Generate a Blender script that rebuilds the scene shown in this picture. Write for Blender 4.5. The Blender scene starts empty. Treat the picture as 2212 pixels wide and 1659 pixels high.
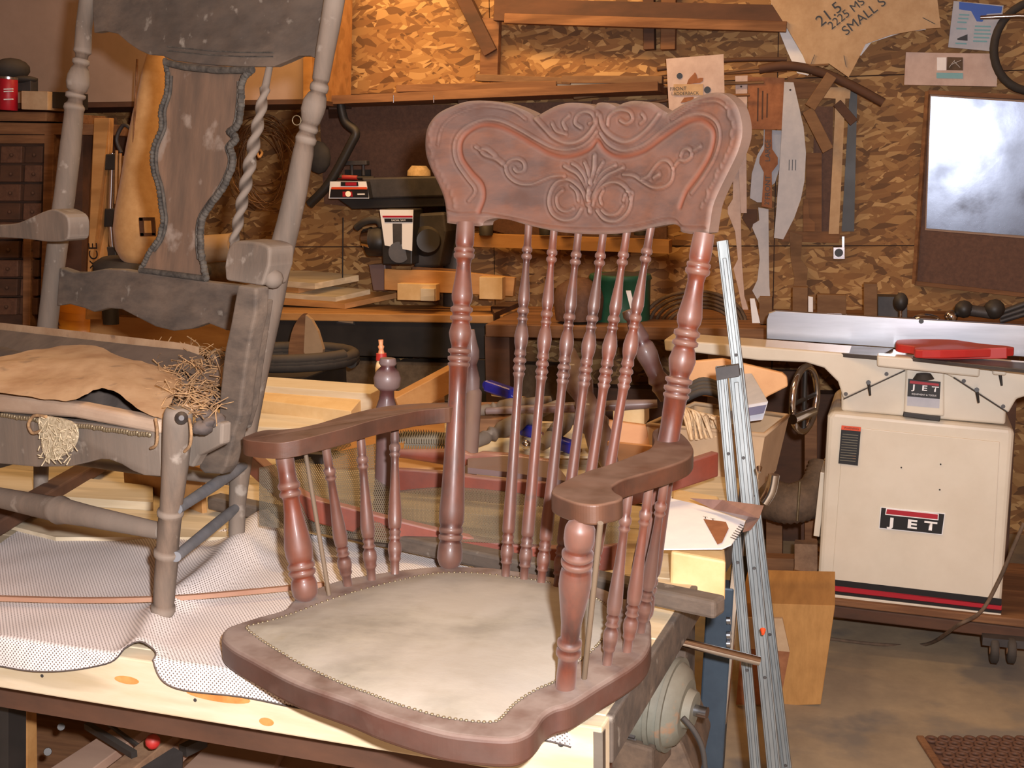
import bpy, bmesh, math, random
import numpy as np
from mathutils import Vector, Matrix, noise
from mathutils.geometry import delaunay_2d_cdt
random.seed(7); V=Vector; rad=math.radians
COL=bpy.context.scene.collection; SC=bpy.context.scene
# ---------------------------------------------------------------- camera
FPX=2600.0
_p,_t,_r=rad(9.8),rad(15),rad(1.0)
CAM=V((0,0,1.5))
FW=V((-math.sin(_t)*math.cos(_p),math.cos(_t)*math.cos(_p),-math.sin(_p)))
R0=FW.cross(V((0,0,1))).normalized(); U0=R0.cross(FW)
RT=(math.cos(_r)*R0-math.sin(_r)*U0).normalized(); UP=RT.cross(FW)
cd=bpy.data.cameras.new('camera'); cam=bpy.data.objects.new('camera',cd); COL.objects.link(cam)
cd.sensor_width=36; cd.lens=36*FPX/2212; cd.clip_start=.05; cd.clip_end=50
m=Matrix((RT,UP,-FW)).transposed().to_4x4(); m.translation=CAM; cam.matrix_world=m
SC.camera=cam
SC.view_settings.view_transform='Standard'; SC.view_settings.look='None'
SC.view_settings.gamma=1; SC.view_settings.use_curve_mapping=False; SC.view_settings.exposure=0.35
# ---------------------------------------------------------------- light
w=bpy.data.worlds.new('world'); SC.world=w; w.use_nodes=True
w.node_tree.nodes['Background'].inputs[0].default_value=(1,.62,.34,1); w.node_tree.nodes['Background'].inputs[1].default_value=.02
def lamp(name,kind,loc,energy,col,size=.1,aim=None,sy=None):
    d=bpy.data.lights.new(name,kind); o=bpy.data.objects.new(name,d); COL.objects.link(o)
    o.location=loc; d.energy=energy; d.color=col
    if kind=='AREA':
        d.size=size
        if sy: d.shape='RECTANGLE'; d.size_y=sy
    else: d.shadow_soft_size=size
    if aim is not None: o.rotation_euler=(V(aim)-V(loc)).to_track_quat('-Z','Y').to_euler()
    return o
lamp('camera_flash','POINT',CAM+RT*.07+UP*.08,250,(1,.965,.99),.022)
WARM=(1,.56,.2)
lamp('ceiling_lamp_bench','AREA',(-1.2,2.6,2.72),17,(1,.66,.32),1.1,(-1.2,2.6,0),.25)
lamp('ceiling_lamp_wall','AREA',(-1.6,4.35,2.72),22,WARM,1.6,(-1.5,5.1,1.6),.2)
lamp('ceiling_lamp_near','AREA',(.7,1.2,2.72),7,(1,.66,.34),1.0,(.7,1.2,0),.25)
# ---------------------------------------------------------------- pixel to point on a real plane
def ray(x,y): return FW+RT*((x-1106)/FPX)+UP*((829.5-y)/FPX)
def PZ(x,y,z): d=ray(x,y); return CAM+d*((z-CAM.z)/d.z)
def PY(x,y,Y): d=ray(x,y); return CAM+d*(Y/d.y)
class Pl:
    """plane through O, horizontal axis at angle a, leaning back k metres per metre of height"""
    def __init__(s,O,a,k=0):
        s.O=V(O); s.X=V((math.cos(rad(a)),math.sin(rad(a)),0)); s.Y=V((-s.X.y,s.X.x,0)); s.k=k
        s.N=(s.Y-V((0,0,k)))
    def p(s,x,y,off=0):   # off>0: in front of the plane
        r=ray(x,y); O=s.O-s.Y*off
        return CAM+r*((O-CAM).dot(s.N)/r.dot(s.N))
    def w(s,x,y,z): return s.O+s.X*x+s.Y*y+V((0,0,z-s.O.z))
    def l(s,P): d=V(P)-s.O; return (d.dot(s.X),d.dot(s.Y),P[2])
# ---------------------------------------------------------------- materials
MATS={}
def lin(c): return tuple(((x/255)/12.92 if x/255<.04045 else ((x/255+.055)/1.055)**2.4) for x in c)
def mat(name,c1,c2=None,scale=8,stretch=(1,1,1),rough=.6,metal=0,bump=.15,dust=None,damt=.8,spots=None,sheen=0,coat=0,wave=0,edge=None,groove=None,dmin=.28,alpha=None,dscale=6,noisemix=(.35,.65),spec=.5):
    if name in MATS: return MATS[name]
    m=bpy.data.materials.new(name); m.use_nodes=True; N=m.node_tree.nodes; L=m.node_tree.links; b=N['Principled BSDF']
    b.inputs['Roughness'].default_value=rough; b.inputs['Metallic'].default_value=metal
    b.inputs['Specular IOR Level'].default_value=spec
    if sheen: b.inputs['Sheen Weight'].default_value=sheen; b.inputs['Sheen Roughness'].default_value=.5; b.inputs['Sheen Tint'].default_value=(1,.85,.85,1)
    if coat: b.inputs['Coat Weight'].default_value=coat; b.inputs['Coat Roughness'].default_value=.15
    c1=lin(c1); c2=lin(c2) if c2 else tuple(x*.75 for x in c1)
    tc=N.new('ShaderNodeTexCoord'); mp=N.new('ShaderNodeMapping'); mp.inputs['Scale'].default_value=stretch
    L.new(tc.outputs['Object'],mp.inputs[0])
    n=N.new('ShaderNodeTexNoise'); n.inputs['Scale'].default_value=scale; n.inputs['Detail'].default_value=6; n.inputs['Roughness'].default_value=.65
    L.new(mp.outputs[0],n.inputs['Vector'])
    r=N.new('ShaderNodeValToRGB'); r.color_ramp.elements[0].position=noisemix[0]; r.color_ramp.elements[1].position=noisemix[1]
    r.color_ramp.elements[0].color=(*c2,1); r.color_ramp.elements[1].color=(*c1,1)
    L.new(n.outputs['Fac'],r.inputs[0]); out=r.outputs[0]
    def mix(fac,a,bcol):
        x=N.new('ShaderNodeMix'); x.data_type='RGBA'
        L.new(fac,x.inputs['Factor']); L.new(a,x.inputs['A'])
        if isinstance(bcol,tuple): x.inputs['B'].default_value=(*bcol,1)
        else: L.new(bcol,x.inputs['B'])
        return x.outputs['Result']
    def math_(op,a,bv):
        x=N.new('ShaderNodeMath'); x.operation=op; x.use_clamp=True
        L.new(a,x.inputs[0])
        if isinstance(bv,(int,float)): x.inputs[1].default_value=bv
        else: L.new(bv,x.inputs[1])
        return x.outputs[0]
    def mrange(a,f0,f1,t0,t1):
        x=N.new('ShaderNodeMapRange'); L.new(a,x.inputs[0])
        for i,v in enumerate((f0,f1,t0,t1)): x.inputs[i+1].default_value=v
        return x.outputs[0]
    if wave:
        wv=N.new('ShaderNodeTexNoise'); wv.inputs['Scale'].default_value=3; wv.inputs['Detail'].default_value=2
        mp2=N.new('ShaderNodeMapping'); mp2.inputs['Scale'].default_value=tuple(s*wave for s in stretch); L.new(tc.outputs['Object'],mp2.inputs[0]); L.new(mp2.outputs[0],wv.inputs['Vector'])
        out=mix(mrange(wv.outputs['Fac'],.52,.6,0,.5),out,tuple(x*.62 for x in c2))
    if spots:   # (colour, scale, threshold)
        s=N.new('ShaderNodeTexNoise'); s.inputs['Scale'].default_value=spots[1]; s.inputs['Detail'].default_value=8; L.new(tc.outputs['Object'],s.inputs['Vector'])
        out=mix(mrange(s.outputs['Fac'],spots[2],spots[2]+.08,0,.85),out,lin(spots[0]))
    if groove:
        at=N.new('ShaderNodeAttribute'); at.attribute_name='groove'; out0=out
    if dust:
        g=N.new('ShaderNodeNewGeometry'); sx=N.new('ShaderNodeSeparateXYZ'); L.new(g.outputs['Normal'],sx.inputs[0])
        up=mrange(sx.outputs['Z'],-.1,.85,dmin,1)
        dn=N.new('ShaderNodeTexNoise'); dn.inputs['Scale'].default_value=dscale; dn.inputs['Detail'].default_value=5; L.new(tc.outputs['Object'],dn.inputs['Vector'])
        f=math_('MULTIPLY',mrange(dn.outputs['Fac'],.3,.6,.35,1),up); f=math_('MULTIPLY',f,damt)
        out=mix(f,out,lin(dust))
        if edge:
            pn=mrange(g.outputs['Pointiness'],.505,.56,0,.75); out=mix(pn,out,lin(edge))
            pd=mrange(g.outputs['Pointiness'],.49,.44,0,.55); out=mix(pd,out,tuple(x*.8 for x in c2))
        if groove: out=mix(at.outputs['Fac'],out,lin(groove))
        rr=mrange(f,0,1,rough,.9); L.new(rr,b.inputs['Roughness'])
    L.new(out,b.inputs['Base Color'])
    if bump:
        bp=N.new('ShaderNodeBump'); bp.inputs['Strength'].default_value=bump; bp.inputs['Distance'].default_value=.002
        L.new(n.outputs['Fac'],bp.inputs['Height']); L.new(bp.outputs[0],b.inputs['Normal'])
    if alpha is not None: b.inputs['Alpha'].default_value=alpha
    MATS[name]=m; return m
def osb_mat():
    m=bpy.data.materials.new('osb'); m.use_nodes=True; N=m.node_tree.nodes; L=m.node_tree.links; b=N['Principled BSDF']; b.inputs['Roughness'].default_value=.7
    tc=N.new('ShaderNodeTexCoord'); last=None
    nz=N.new('ShaderNodeTexNoise'); nz.inputs['Scale'].default_value=5; L.new(tc.outputs['Object'],nz.inputs['Vector'])
    for i,(rot,sc) in enumerate(((.5,(19,1,62)),(-.6,(21,1,56)),(.15,(14,1,46)))):
        mp=N.new('ShaderNodeMapping'); mp.inputs['Rotation'].default_value=(0,rot,0); L.new(tc.outputs['Object'],mp.inputs[0])
        ad=N.new('ShaderNodeVectorMath'); ad.operation='MULTIPLY_ADD'; L.new(nz.outputs['Color'],ad.inputs[0]); ad.inputs[1].default_value=(.05,.05,.05); L.new(mp.outputs[0],ad.inputs[2])
        sm=N.new('ShaderNodeVectorMath'); sm.operation='MULTIPLY'; L.new(ad.outputs[0],sm.inputs[0]); sm.inputs[1].default_value=sc
        v=N.new('ShaderNodeTexVoronoi'); v.inputs['Scale'].default_value=1; L.new(sm.outputs[0],v.inputs['Vector'])
        s=N.new('ShaderNodeSeparateColor'); L.new(v.outputs['Color'],s.inputs[0])
        r=N.new('ShaderNodeValToRGB'); cr=r.color_ramp; cr.elements[0].color=(*lin((100,68,36)),1); cr.elements[1].color=(*lin((196,158,104)),1)
        e=cr.elements.new(.35); e.color=(*lin((142,100,56)),1); e=cr.elements.new(.75); e.color=(*lin((160,120,70)),1)
        L.new(s.outputs[i],r.inputs[0])
        if last is None: last=r.outputs[0]
        else:
            x=N.new('ShaderNodeMix'); x.data_type='RGBA'; g=N.new('ShaderNodeMath'); g.operation='GREATER_THAN'; g.inputs[1].default_value=.55
            L.new(s.outputs[(i+1)%3],g.inputs[0]); L.new(g.outputs[0],x.inputs['Factor']); L.new(last,x.inputs['A']); L.new(r.outputs[0],x.inputs['B']); last=x.outputs['Result']
    L.new(last,b.inputs['Base Color'])
    bp=N.new('ShaderNodeBump'); bp.inputs['Strength'].default_value=.3; bp.inputs['Distance'].default_value=.002; L.new(last,bp.inputs['Height']); L.new(bp.outputs[0],b.inputs['Normal'])
    return m
def mesh_mat(name,fg,hole,scale,cut=.3,alpha=False,rot=.785):
    """perforated liner: round holes on a grid"""
    m=bpy.data.materials.new(name); m.use_nodes=True; N=m.node_tree.nodes; L=m.node_tree.links; b=N['Principled BSDF']; b.inputs['Roughness'].default_value=.75
    tc=N.new('ShaderNodeTexCoord'); mp=N.new('ShaderNodeMapping'); mp.inputs['Rotation'].default_value=(0,0,rot); mp.inputs['Scale'].default_value=(scale,scale,scale)
    L.new(tc.outputs['UV'],mp.inputs[0])
    v=N.new('ShaderNodeTexVoronoi'); v.inputs['Scale'].default_value=1; v.inputs['Randomness'].default_value=0; v.voronoi_dimensions='2D'; L.new(mp.outputs[0],v.inputs['Vector'])
    r=N.new('ShaderNodeMapRange'); L.new(v.outputs['Distance'],r.inputs[0]); r.inputs[1].default_value=cut-.06; r.inputs[2].default_value=cut+.06
    x=N.new('ShaderNodeMix'); x.data_type='RGBA'; L.new(r.outputs[0],x.inputs['Factor']); x.inputs['A'].default_value=(*lin(hole),1); x.inputs['B'].default_value=(*lin(fg),1)
    L.new(x.outputs['Result'],b.inputs['Base Color'])
    bp=N.new('ShaderNodeBump'); bp.inputs['Strength'].default_value=.6; bp.inputs['Distance'].default_value=.0015; L.new(r.outputs[0],bp.inputs['Height']); L.new(bp.outputs[0],b.inputs['Normal'])
    if alpha: L.new(r.outputs[0],b.inputs['Alpha'])
    MATS[name]=m; return m
OSB=osb_mat()
REDW=mat('mahogany_stained_wood',(108,46,22),(50,19,11),14,(1,1,.3),.38,dust=(102,82,74),damt=.6,coat=.15,bump=.35,dscale=34,edge=(118,88,76),sheen=.12,noisemix=(.4,.62),spots=((58,26,18),30,.62),dmin=.12)
REDD=mat('mahogany_dusty_top',(70,34,22),(40,20,16),12,(.3,1,1),.42,dust=(106,84,72),damt=.8,bump=.35,spots=((56,34,28),22,.58),dscale=20,edge=(116,80,56),noisemix=(.4,.62),dmin=.08)
SEATW=mat('dusty_seat_rim',(74,30,20),(44,18,14),12,(.5,1,1),.45,dust=(146,134,126),damt=1,bump=.35,spots=((84,58,50),16,.6),dmin=.06,dscale=18,edge=(98,66,50))
CREST=mat('crest_dusty_wood',(118,74,52),(82,54,42),16,(.4,1,1.6),.62,dust=(106,92,88),damt=.85,bump=.35,dscale=22,edge=(126,106,94),groove=(124,64,38),noisemix=(.38,.62))
REDC=mat('cherry_stained_wood',(140,54,26),(100,34,18),8,(1,.3,1),.3,dust=(150,124,116),damt=.7,coat=.3,bump=.06)
DKRED=mat('dark_oxblood_wood',(84,26,22),(56,16,14),8,(1,1,.3),.35,dust=(104,90,90),damt=.75,coat=.2,bump=.06,edge=(130,112,108),dscale=14)
GREYW=mat('weathered_grey_wood',(114,94,78),(62,52,44),26,(1,1,.16),.85,dust=(100,91,80),damt=.5,spots=((160,150,138),26,.62),bump=.6,wave=1.6,dscale=24,edge=(134,122,110))
GREYB=mat('weathered_board',(106,90,76),(66,56,48),26,(.14,1,1),.85,dust=(108,100,92),damt=.5,bump=.6,spots=((150,142,130),26,.64),wave=1.6,dscale=24)
GREYC=mat('grey_wood_core',(146,112,86),(96,76,60),22,(1.2,1,.14),.85,dust=(128,112,100),damt=.4,bump=.5,wave=1.5,spots=((158,142,128),14,.6))
BLUEG=mat('blue_grey_wood',(120,122,126),(98,100,104),14,(.5,1,1),.75,bump=.2)
ROPE=mat('dark_grey_carving',(92,86,78),(52,48,44),60,(1,1,1),.85,bump=.8)
PINE=mat('pine_board',(218,204,178),(202,182,146),7,(.35,3,3),.6,bump=.08,wave=2.2)
PINEV=mat('pine_block',(226,194,142),(208,170,114),8,(1,1,1),.6,bump=.08)
PINEO=mat('amber_pine',(196,148,92),(176,126,72),8,(.4,2,2),.6,bump=.08,wave=2)  # amber wood tone; also paints warm lamplight into the fence board and low plank
DULL=mat('dull_brown_pine',(138,106,74),(112,82,56),10,(.5,2,2),.8,bump=.1,wave=2)
ENDG=mat('end_grain_wood',(160,126,96),(130,98,74),30,(1,1,1),.8,bump=.2)
LUMB=mat('old_lumber',(150,108,72),(108,72,46),12,(.2,2,2),.8,bump=.2,wave=3)
DKWOOD=mat('dark_wood',(92,58,38),(60,38,26),9,(.3,1,1),.75,bump=.15,dust=(120,96,80),damt=.4)
HARDB=mat('brown_hardboard',(106,74,56),(88,60,46),60,(1,1,1),.7,bump=.05)
HARDT=mat('template_hardboard',(158,104,68),(134,84,52),26,(1,1,1),.75,bump=.08)
KRAFT=mat('kraft_paper',(196,168,134),(180,150,116),18,(1,1,1),.85,bump=.1)
PAPER=mat('white_paper',(246,246,248),(238,238,242),20,(1,1,1),.8,bump=.02)
PAPERB=mat('bluish_card',(196,198,206),(182,186,196),20,(1,1,1),.8,bump=.02)
PAPERP=mat('pinkish_card',(206,186,178),(190,168,160),20,(1,1,1),.8,bump=.02)
CREAM=mat('cream_enamel',(226,221,206),(216,210,194),5,(1,1,1),.34,coat=.3,bump=.01,dust=(196,166,130),damt=.45,spots=((120,104,80),34,.8),dscale=4)
STEEL=mat('brushed_steel',(190,194,202),(166,170,178),18,(.05,1,1),.28,1,bump=.05)
STEELD=mat('ground_steel_table',(120,118,118),(96,94,94),9,(.1,1,1),.4,.8,bump=.05,dust=(120,108,98),damt=.4)
ALU=mat('dusty_zinc_rail',(164,170,170),(120,126,128),16,(1,1,.12),.45,.75,bump=.1,dust=(150,152,148),damt=.5)
CHROME=mat('chrome',(220,220,226),(200,200,206),5,(1,1,1),.14,1,bump=0)
BLACK=mat('black_enamel',(30,30,30),(20,20,22),9,(1,1,1),.4,bump=.05,dust=(92,84,76),damt=.55)
BLKP=mat('black_print',(20,18,20),(16,14,16),9,(1,1,1),.5,bump=0)
BLKR=mat('black_rubber',(46,44,42),(32,30,30),20,(1,1,1),.8,bump=.2,dust=(110,100,90),damt=.5)
GREYM=mat('grey_machine_paint',(118,120,108),(96,96,86),14,(1,1,1),.65,dust=(130,118,100),damt=.6,spots=((150,112,82),22,.6),bump=.15)
DKGREY=mat('dark_grey_metal',(74,72,72),(52,52,54),12,(1,1,1),.5,.3,dust=(104,92,84),damt=.4)
REDP=mat('red_plastic',(196,16,22),(176,12,18),5,(1,1,1),.4,coat=0,bump=0,dust=(176,120,104),damt=.5)
REDI=mat('red_ink',(176,24,44),(166,20,38),5,(1,1,1),.45,bump=0)
ORGI=mat('orange_ink',(226,84,40),(216,78,36),5,(1,1,1),.45,bump=0)
WHITEI=mat('white_ink',(246,246,246),(240,240,240),5,(1,1,1),.45,bump=0)
BLUEI=mat('blue_ink',(30,92,196),(26,84,186),5,(1,1,1),.45,bump=0)
TEALI=mat('teal_ink',(120,176,184),(110,166,176),5,(1,1,1),.5,bump=0)
YELI=mat('yellow_plastic',(244,196,40),(236,186,36),5,(1,1,1),.3,bump=0)
BLUEP=mat('blue_clamp_paint',(28,38,150),(18,26,110),7,(1,1,1),.3,coat=.3,bump=0)
BLUEL=mat('slate_blue_steel',(62,78,92),(48,62,76),9,(1,1,1),.5,.3,bump=.1,dust=(98,100,100),damt=.3)
GREEN=mat('green_enamel',(24,92,66),(16,70,50),7,(1,1,1),.4,bump=.05,dust=(70,90,70),damt=.5)
TUB=mat('dusty_grey_tub',(172,146,116),(156,130,102),9,(1,1,1),.7,bump=.08,dust=(190,160,124),damt=.5)
CANVAS=mat('tan_canvas',(212,168,114),(198,152,98),30,(1,1,1),.9,bump=.3,sheen=.2)
LEATHER=mat('dusty_suede',(146,140,122),(106,100,84),9,(1,1.8,1),.92,dust=(176,170,160),damt=.75,bump=.5,spots=((118,108,80),10,.55),dscale=7,noisemix=(.38,.62))
TORN=mat('cracked_tan_leather',(178,146,112),(150,116,84),12,(1,1,1),.85,bump=.7,dust=(176,154,128),damt=.5,spots=((104,78,58),20,.62),dscale=12)
TORND=mat('dark_torn_leather',(82,74,70),(50,46,48),22,(1,1,1),.9,bump=.6,dust=(120,104,92),damt=.5)
STRAW=mat('straw_stuffing',(176,140,98),(112,86,62),60,(1,1,1),.95,bump=.5)
BRASS=mat('dull_brass',(150,138,112),(112,100,78),40,(1,1,1),.4,.8,bump=.1,dust=(180,164,138),damt=.5)
CONC=mat('dusty_concrete',(176,158,130),(142,128,108),5,(1,1,1),.9,bump=.2,spots=((124,118,110),3,.56),noisemix=(.3,.7))
CARTON=mat('brown_cardboard',(190,142,82),(172,126,70),14,(3,.4,1),.85,bump=.05)
DUSTB=mat('sawdust_drift',(168,138,98),(140,112,80),12,(1,1,1),.95,bump=.4)
WALLP=mat('grey_white_panel',(172,146,128),(156,132,114),3,(1,1,1),.8,bump=.05)
CEIL=mat('plywood_ceiling',(160,120,80),(140,100,64),4,(1,1,1),.85,bump=.05)
HOSE=mat('dusty_flex_hose',(112,92,74),(80,66,54),20,(1,1,1),.85,bump=.3)
ROPEW=mat('cream_twine',(222,196,160),(192,164,128),60,(1,1,1),.9,bump=.4)
WIRE=mat('tan_wire',(140,104,72),(110,80,54),20,(1,1,1),.5,.5,bump=0)
LINER=mesh_mat('white_mesh_liner',(228,220,216),(112,98,88),215,.25)
GREYMESH=mesh_mat('grey_wire_mesh',(118,112,98),(70,62,54),250,.30,True)
BLOCKM=mat('cement_block',(118,100,78),(92,76,58),20,(1,1,1),.95,bump=.5,spots=((60,50,40),26,.66))
def film_mat():
    m=bpy.data.materials.new('iridescent_film'); m.use_nodes=True; N=m.node_tree.nodes; L=m.node_tree.links; b=N['Principled BSDF']
    b.inputs['Base Color'].default_value=(*lin((88,94,106)),1); b.inputs['Metallic'].default_value=.85; b.inputs['Roughness'].default_value=.2
    try: b.inputs['Thin Film Thickness'].default_value=420; b.inputs['Thin Film IOR'].default_value=1.5
    except Exception: pass
    tc=N.new('ShaderNodeTexCoord'); n=N.new('ShaderNodeTexNoise'); n.inputs['Scale'].default_value=5; n.inputs['Detail'].default_value=5; L.new(tc.outputs['Object'],n.inputs['Vector'])
    r=N.new('ShaderNodeMapRange'); L.new(n.outputs['Fac'],r.inputs[0]); r.inputs[1].default_value=.3; r.inputs[2].default_value=.7; r.inputs[3].default_value=.14; r.inputs[4].default_value=.34; L.new(r.outputs[0],b.inputs['Roughness'])
    r2=N.new('ShaderNodeMapRange'); L.new(n.outputs['Fac'],r2.inputs[0]); r2.inputs[3].default_value=200; r2.inputs[4].default_value=900
    try: L.new(r2.outputs[0],b.inputs['Thin Film Thickness'])
    except Exception: pass
    bp=N.new('ShaderNodeBump'); bp.inputs['Strength'].default_value=.15; bp.inputs['Distance'].default_value=.004; L.new(n.outputs['Fac'],bp.inputs['Height']); L.new(bp.outputs[0],b.inputs['Normal'])
    return m
FILM=film_mat()
# ---------------------------------------------------------------- builders
def tag(o,label=None,cat=None,group=None,kind=None):
    for k,v in (('label',label),('category',cat),('group',group),('kind',kind)):
        if v: o[k]=v
    return o
def wloc(o):
    p=V((0,0,0))
    while o: p+=o.location; o=o.parent
    return p
def thing(name,label,cat,loc,group=None):
    o=bpy.data.objects.new(name,None); COL.objects.link(o); o.location=loc; o.empty_display_size=.05
    return tag(o,label,cat,group)
class MB:
    def __init__(s): s.v=[]; s.f=[]; s.sm=[]; s.uv=None
    def add(s,vs,fs,smooth=False):
        n=len(s.v); s.v+= [V(p) for p in vs]; s.f+=[tuple(i+n for i in f) for f in fs]; s.sm+=[smooth]*len(fs); return s
    def obox(s,c,ux,uy,uz):
        c,ux,uy,uz=V(c),V(ux),V(uy),V(uz)
        vs=[c+ux*a+uy*b+uz*d for d in(-1,1) for b in(-1,1) for a in(-1,1)]
        fs=[(0,2,3,1),(4,5,7,6),(0,1,5,4),(2,6,7,3),(0,4,6,2),(1,3,7,5)]
        if ux.cross(uy).dot(uz)<0: fs=[f[::-1] for f in fs]
        return s.add(vs,fs)
    def box(s,lo,hi):
        lo,hi=V(lo),V(hi); c=(lo+hi)/2; h=(hi-lo)/2
        return s.obox(c,(h.x,0,0),(0,h.y,0),(0,0,h.z))
    def beam(s,a,b,w,h,up=(0,0,1)):
        a,b=V(a),V(b); d=b-a; u=V(up); u=(u-d*(u.dot(d)/d.length_squared)).normalized(); sd=d.normalized().cross(u)
        return s.obox((a+b)/2,d/2,sd*w/2,u*h/2)
    def slab(s,pts,t):
        pts=[V(p) for p in pts]; t=V(t); n=len(pts)
        nn=V((0,0,0))
        for i in range(n): nn+= (pts[i]-pts[0]).cross(pts[(i+1)%n]-pts[0])
        if nn.dot(t)>0: pts=pts[::-1]
        vs=pts+[p+t for p in pts]
        # caps triangulated through bmesh later (ngons)
        fs=[tuple(range(n)),tuple(range(2*n-1,n-1,-1))]+[(i,i+n,(i+1)%n+n,(i+1)%n) for i in range(n)]
        return s.add(vs,fs)
    def tube(s,pts,r,seg=10,closed=False,smooth=True,flat=None):
        pts=[V(p) for p in pts]; n=len(pts); rs=r if hasattr(r,'__len__') else [r]*n
        t0=(pts[1]-pts[0]).normalized(); u=t0.orthogonal().normalized(); vs=[]
        for i,p in enumerate(pts):
            a=pts[(i-1)%n] if (i>0 or closed) else pts[i]; b=pts[(i+1)%n] if (i<n-1 or closed) else pts[i]
            t=(b-a).normalized() if (b-a).length>1e-9 else t0
            u=(u-t*u.dot(t)).normalized(); w_=t.cross(u)
            for k in range(seg):
                an=2*math.pi*k/seg; vs.append(p+(u*math.cos(an)+w_*math.sin(an))*rs[i])
        fs=[]
        for i in range(n if closed else n-1):
            for k in range(seg):
                a=i*seg+k; b=i*seg+(k+1)%seg; j=(i+1)%n; c=j*seg+(k+1)%seg; d=j*seg+k; fs.append((a,b,c,d))
        s.add(vs,fs,smooth)
        if not closed:
            s.add(vs[:seg],[tuple(range(seg-1,-1,-1))]); s.add(vs[-seg:],[tuple(range(seg))])
        return s
    def lathe(s,a,b,prof,seg=20,twist=None):
        a,b=V(a),V(b); return s.tube([a+(b-a)*t for t,r in prof],[max(r,.0004) for t,r in prof],seg)
    def ball(s,c,r,seg=12,sc=(1,1,1)):
        c=V(c); vs=[];fs=[];rings=max(5,seg//2)
        for i in range(rings+1):
            ph=math.pi*i/rings
            for k in range(seg):
                th=2*math.pi*k/seg; vs.append(c+V((math.sin(ph)*math.cos(th)*sc[0],math.sin(ph)*math.sin(th)*sc[1],math.cos(ph)*sc[2]))*r)
        for i in range(rings):
            for k in range(seg):
                fs.append((i*seg+k,(i+1)*seg+k,(i+1)*seg+(k+1)%seg,i*seg+(k+1)%seg))
        return s.add(vs,fs,True)
    def build(s,name,mt,parent=None,label=None,cat=None,group=None,kind=None,bevel=0,bseg=2,origin=None):
        if parent is not None: org=wloc(parent)
        elif origin is not None: org=V(origin)
        else:
            xs=[p.x for p in s.v]; ys=[p.y for p in s.v]; zs=[p.z for p in s.v]
            org=V(((min(xs)+max(xs))/2,(min(ys)+max(ys))/2,min(zs)))
        me=bpy.data.meshes.new(name); me.from_pydata([tuple(p-org) for p in s.v],[],s.f)
        me.polygons.foreach_set('use_smooth',s.sm)
        if s.uv is not None:
            ul=me.uv_layers.new(name='UVMap')
            for lp in me.loops: ul.data[lp.index].uv=s.uv[lp.vertex_index]
        me.validate(); me.update()
        me.materials.append(mt)
        o=bpy.data.objects.new(name,me); COL.objects.link(o)
        if parent is not None: o.parent=parent
        else: o.location=org
        if bevel:
            md=o.modifiers.new('bevel','BEVEL'); md.width=bevel; md.segments=bseg; md.limit_method='ANGLE'; md.angle_limit=rad(40)
        return tag(o,label,cat,group,kind)
def spline(pts,n=8,closed=False):
    P=[V(p) for p in pts]; N=len(P); out=[]
    for i in range(N if closed else N-1):
        g=lambda j: P[j%N] if closed else P[max(0,min(N-1,j))]
        p0,p1,p2,p3=g(i-1),g(i),g(i+1),g(i+2)
        for k in range(n):
            t=k/n; out.append(.5*((2*p1)+(p2-p0)*t+(2*p0-5*p1+4*p2-p3)*t*t+(3*p1-p0-3*p2+p3)*t**3))
    if not closed: out.append(P[-1])
    return out
def text(name,body,o,ux,uy,size,mt,parent,sx=1,lift=.0008,ext=.0003,align='CENTER',bold=0):
    cu=bpy.data.curves.new(name,'FONT'); cu.body=body; cu.size=1; cu.align_x=align; cu.align_y='CENTER'; cu.extrude=0; cu.offset=bold
    t=bpy.data.objects.new('tmp',cu); COL.objects.link(t); dg=bpy.context.evaluated_depsgraph_get()
    me=bpy.data.meshes.new_from_object(t.evaluated_get(dg)); bpy.data.objects.remove(t)
    ux=V(ux).normalized(); uy=V(uy).normalized(); n=ux.cross(uy); org=wloc(parent)
    for v in me.vertices: v.co=V(o)+ux*(v.co.x*size*sx)+uy*(v.co.y*size)+n*lift-org
    me.materials.clear(); me.materials.append(mt); me.name=name
    ob=bpy.data.objects.new(name,me); COL.objects.link(ob); ob.parent=parent; return ob
BX=V((1,0,0)); BY=V((0,1,0)); BZ=V((0,0,1))
def wallpoly(name,pts,Y,th,mt,label,cat,group=None,parent=None,sp=0,bevel=0):
    q=[PY(x,y,Y) for x,y in pts]
    if sp: q=spline(q,sp,True)
    return MB().slab(q,(0,th,0)).build(name,mt,parent,label,cat,group,bevel=bevel)
def rectp(x0,y0,x1,y1): return [(x0,y0),(x1,y0),(x1,y1),(x0,y1)]
# ================================================================ SETTING
WY=5.18
def struct(name,mb,mt,**k): return mb.build(name,mt,kind='structure',**k)
struct('floor',MB().box((-5.2,-2.6,-.1),(2.6,WY+.2,0)),CONC)
struct('ceiling',MB().box((-5.2,-2.6,2.8),(2.6,WY+.2,2.9)),CEIL)
struct('wall_left',MB().box((-5.2,-2.6,0),(-5.1,WY,2.8)),CEIL)
struct('wall_right',MB().box((2.5,-2.6,0),(2.6,WY,2.8)),CEIL)
struct('wall_rear',MB().box((-5.2,-2.7,0),(2.6,-2.6,2.8)),CEIL)
wb=struct('wall_back',MB().box((-5.2,WY+.03,0),(2.6,WY+.1,2.8)),DKWOOD)
xs=[-5.1,-3.9,-2.68,-1.46,-.24,.98,2.2,2.5]
for i in range(7):
    for (z0,z1) in ((0,1.19),(1.195,1.87),(1.875,2.8)):
        MB().box((xs[i]+.002,WY-.0+random.uniform(0,.002),z0),(xs[i+1]-.002,WY+.03,z1)).build('wall_panel',OSB,wb)
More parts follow.
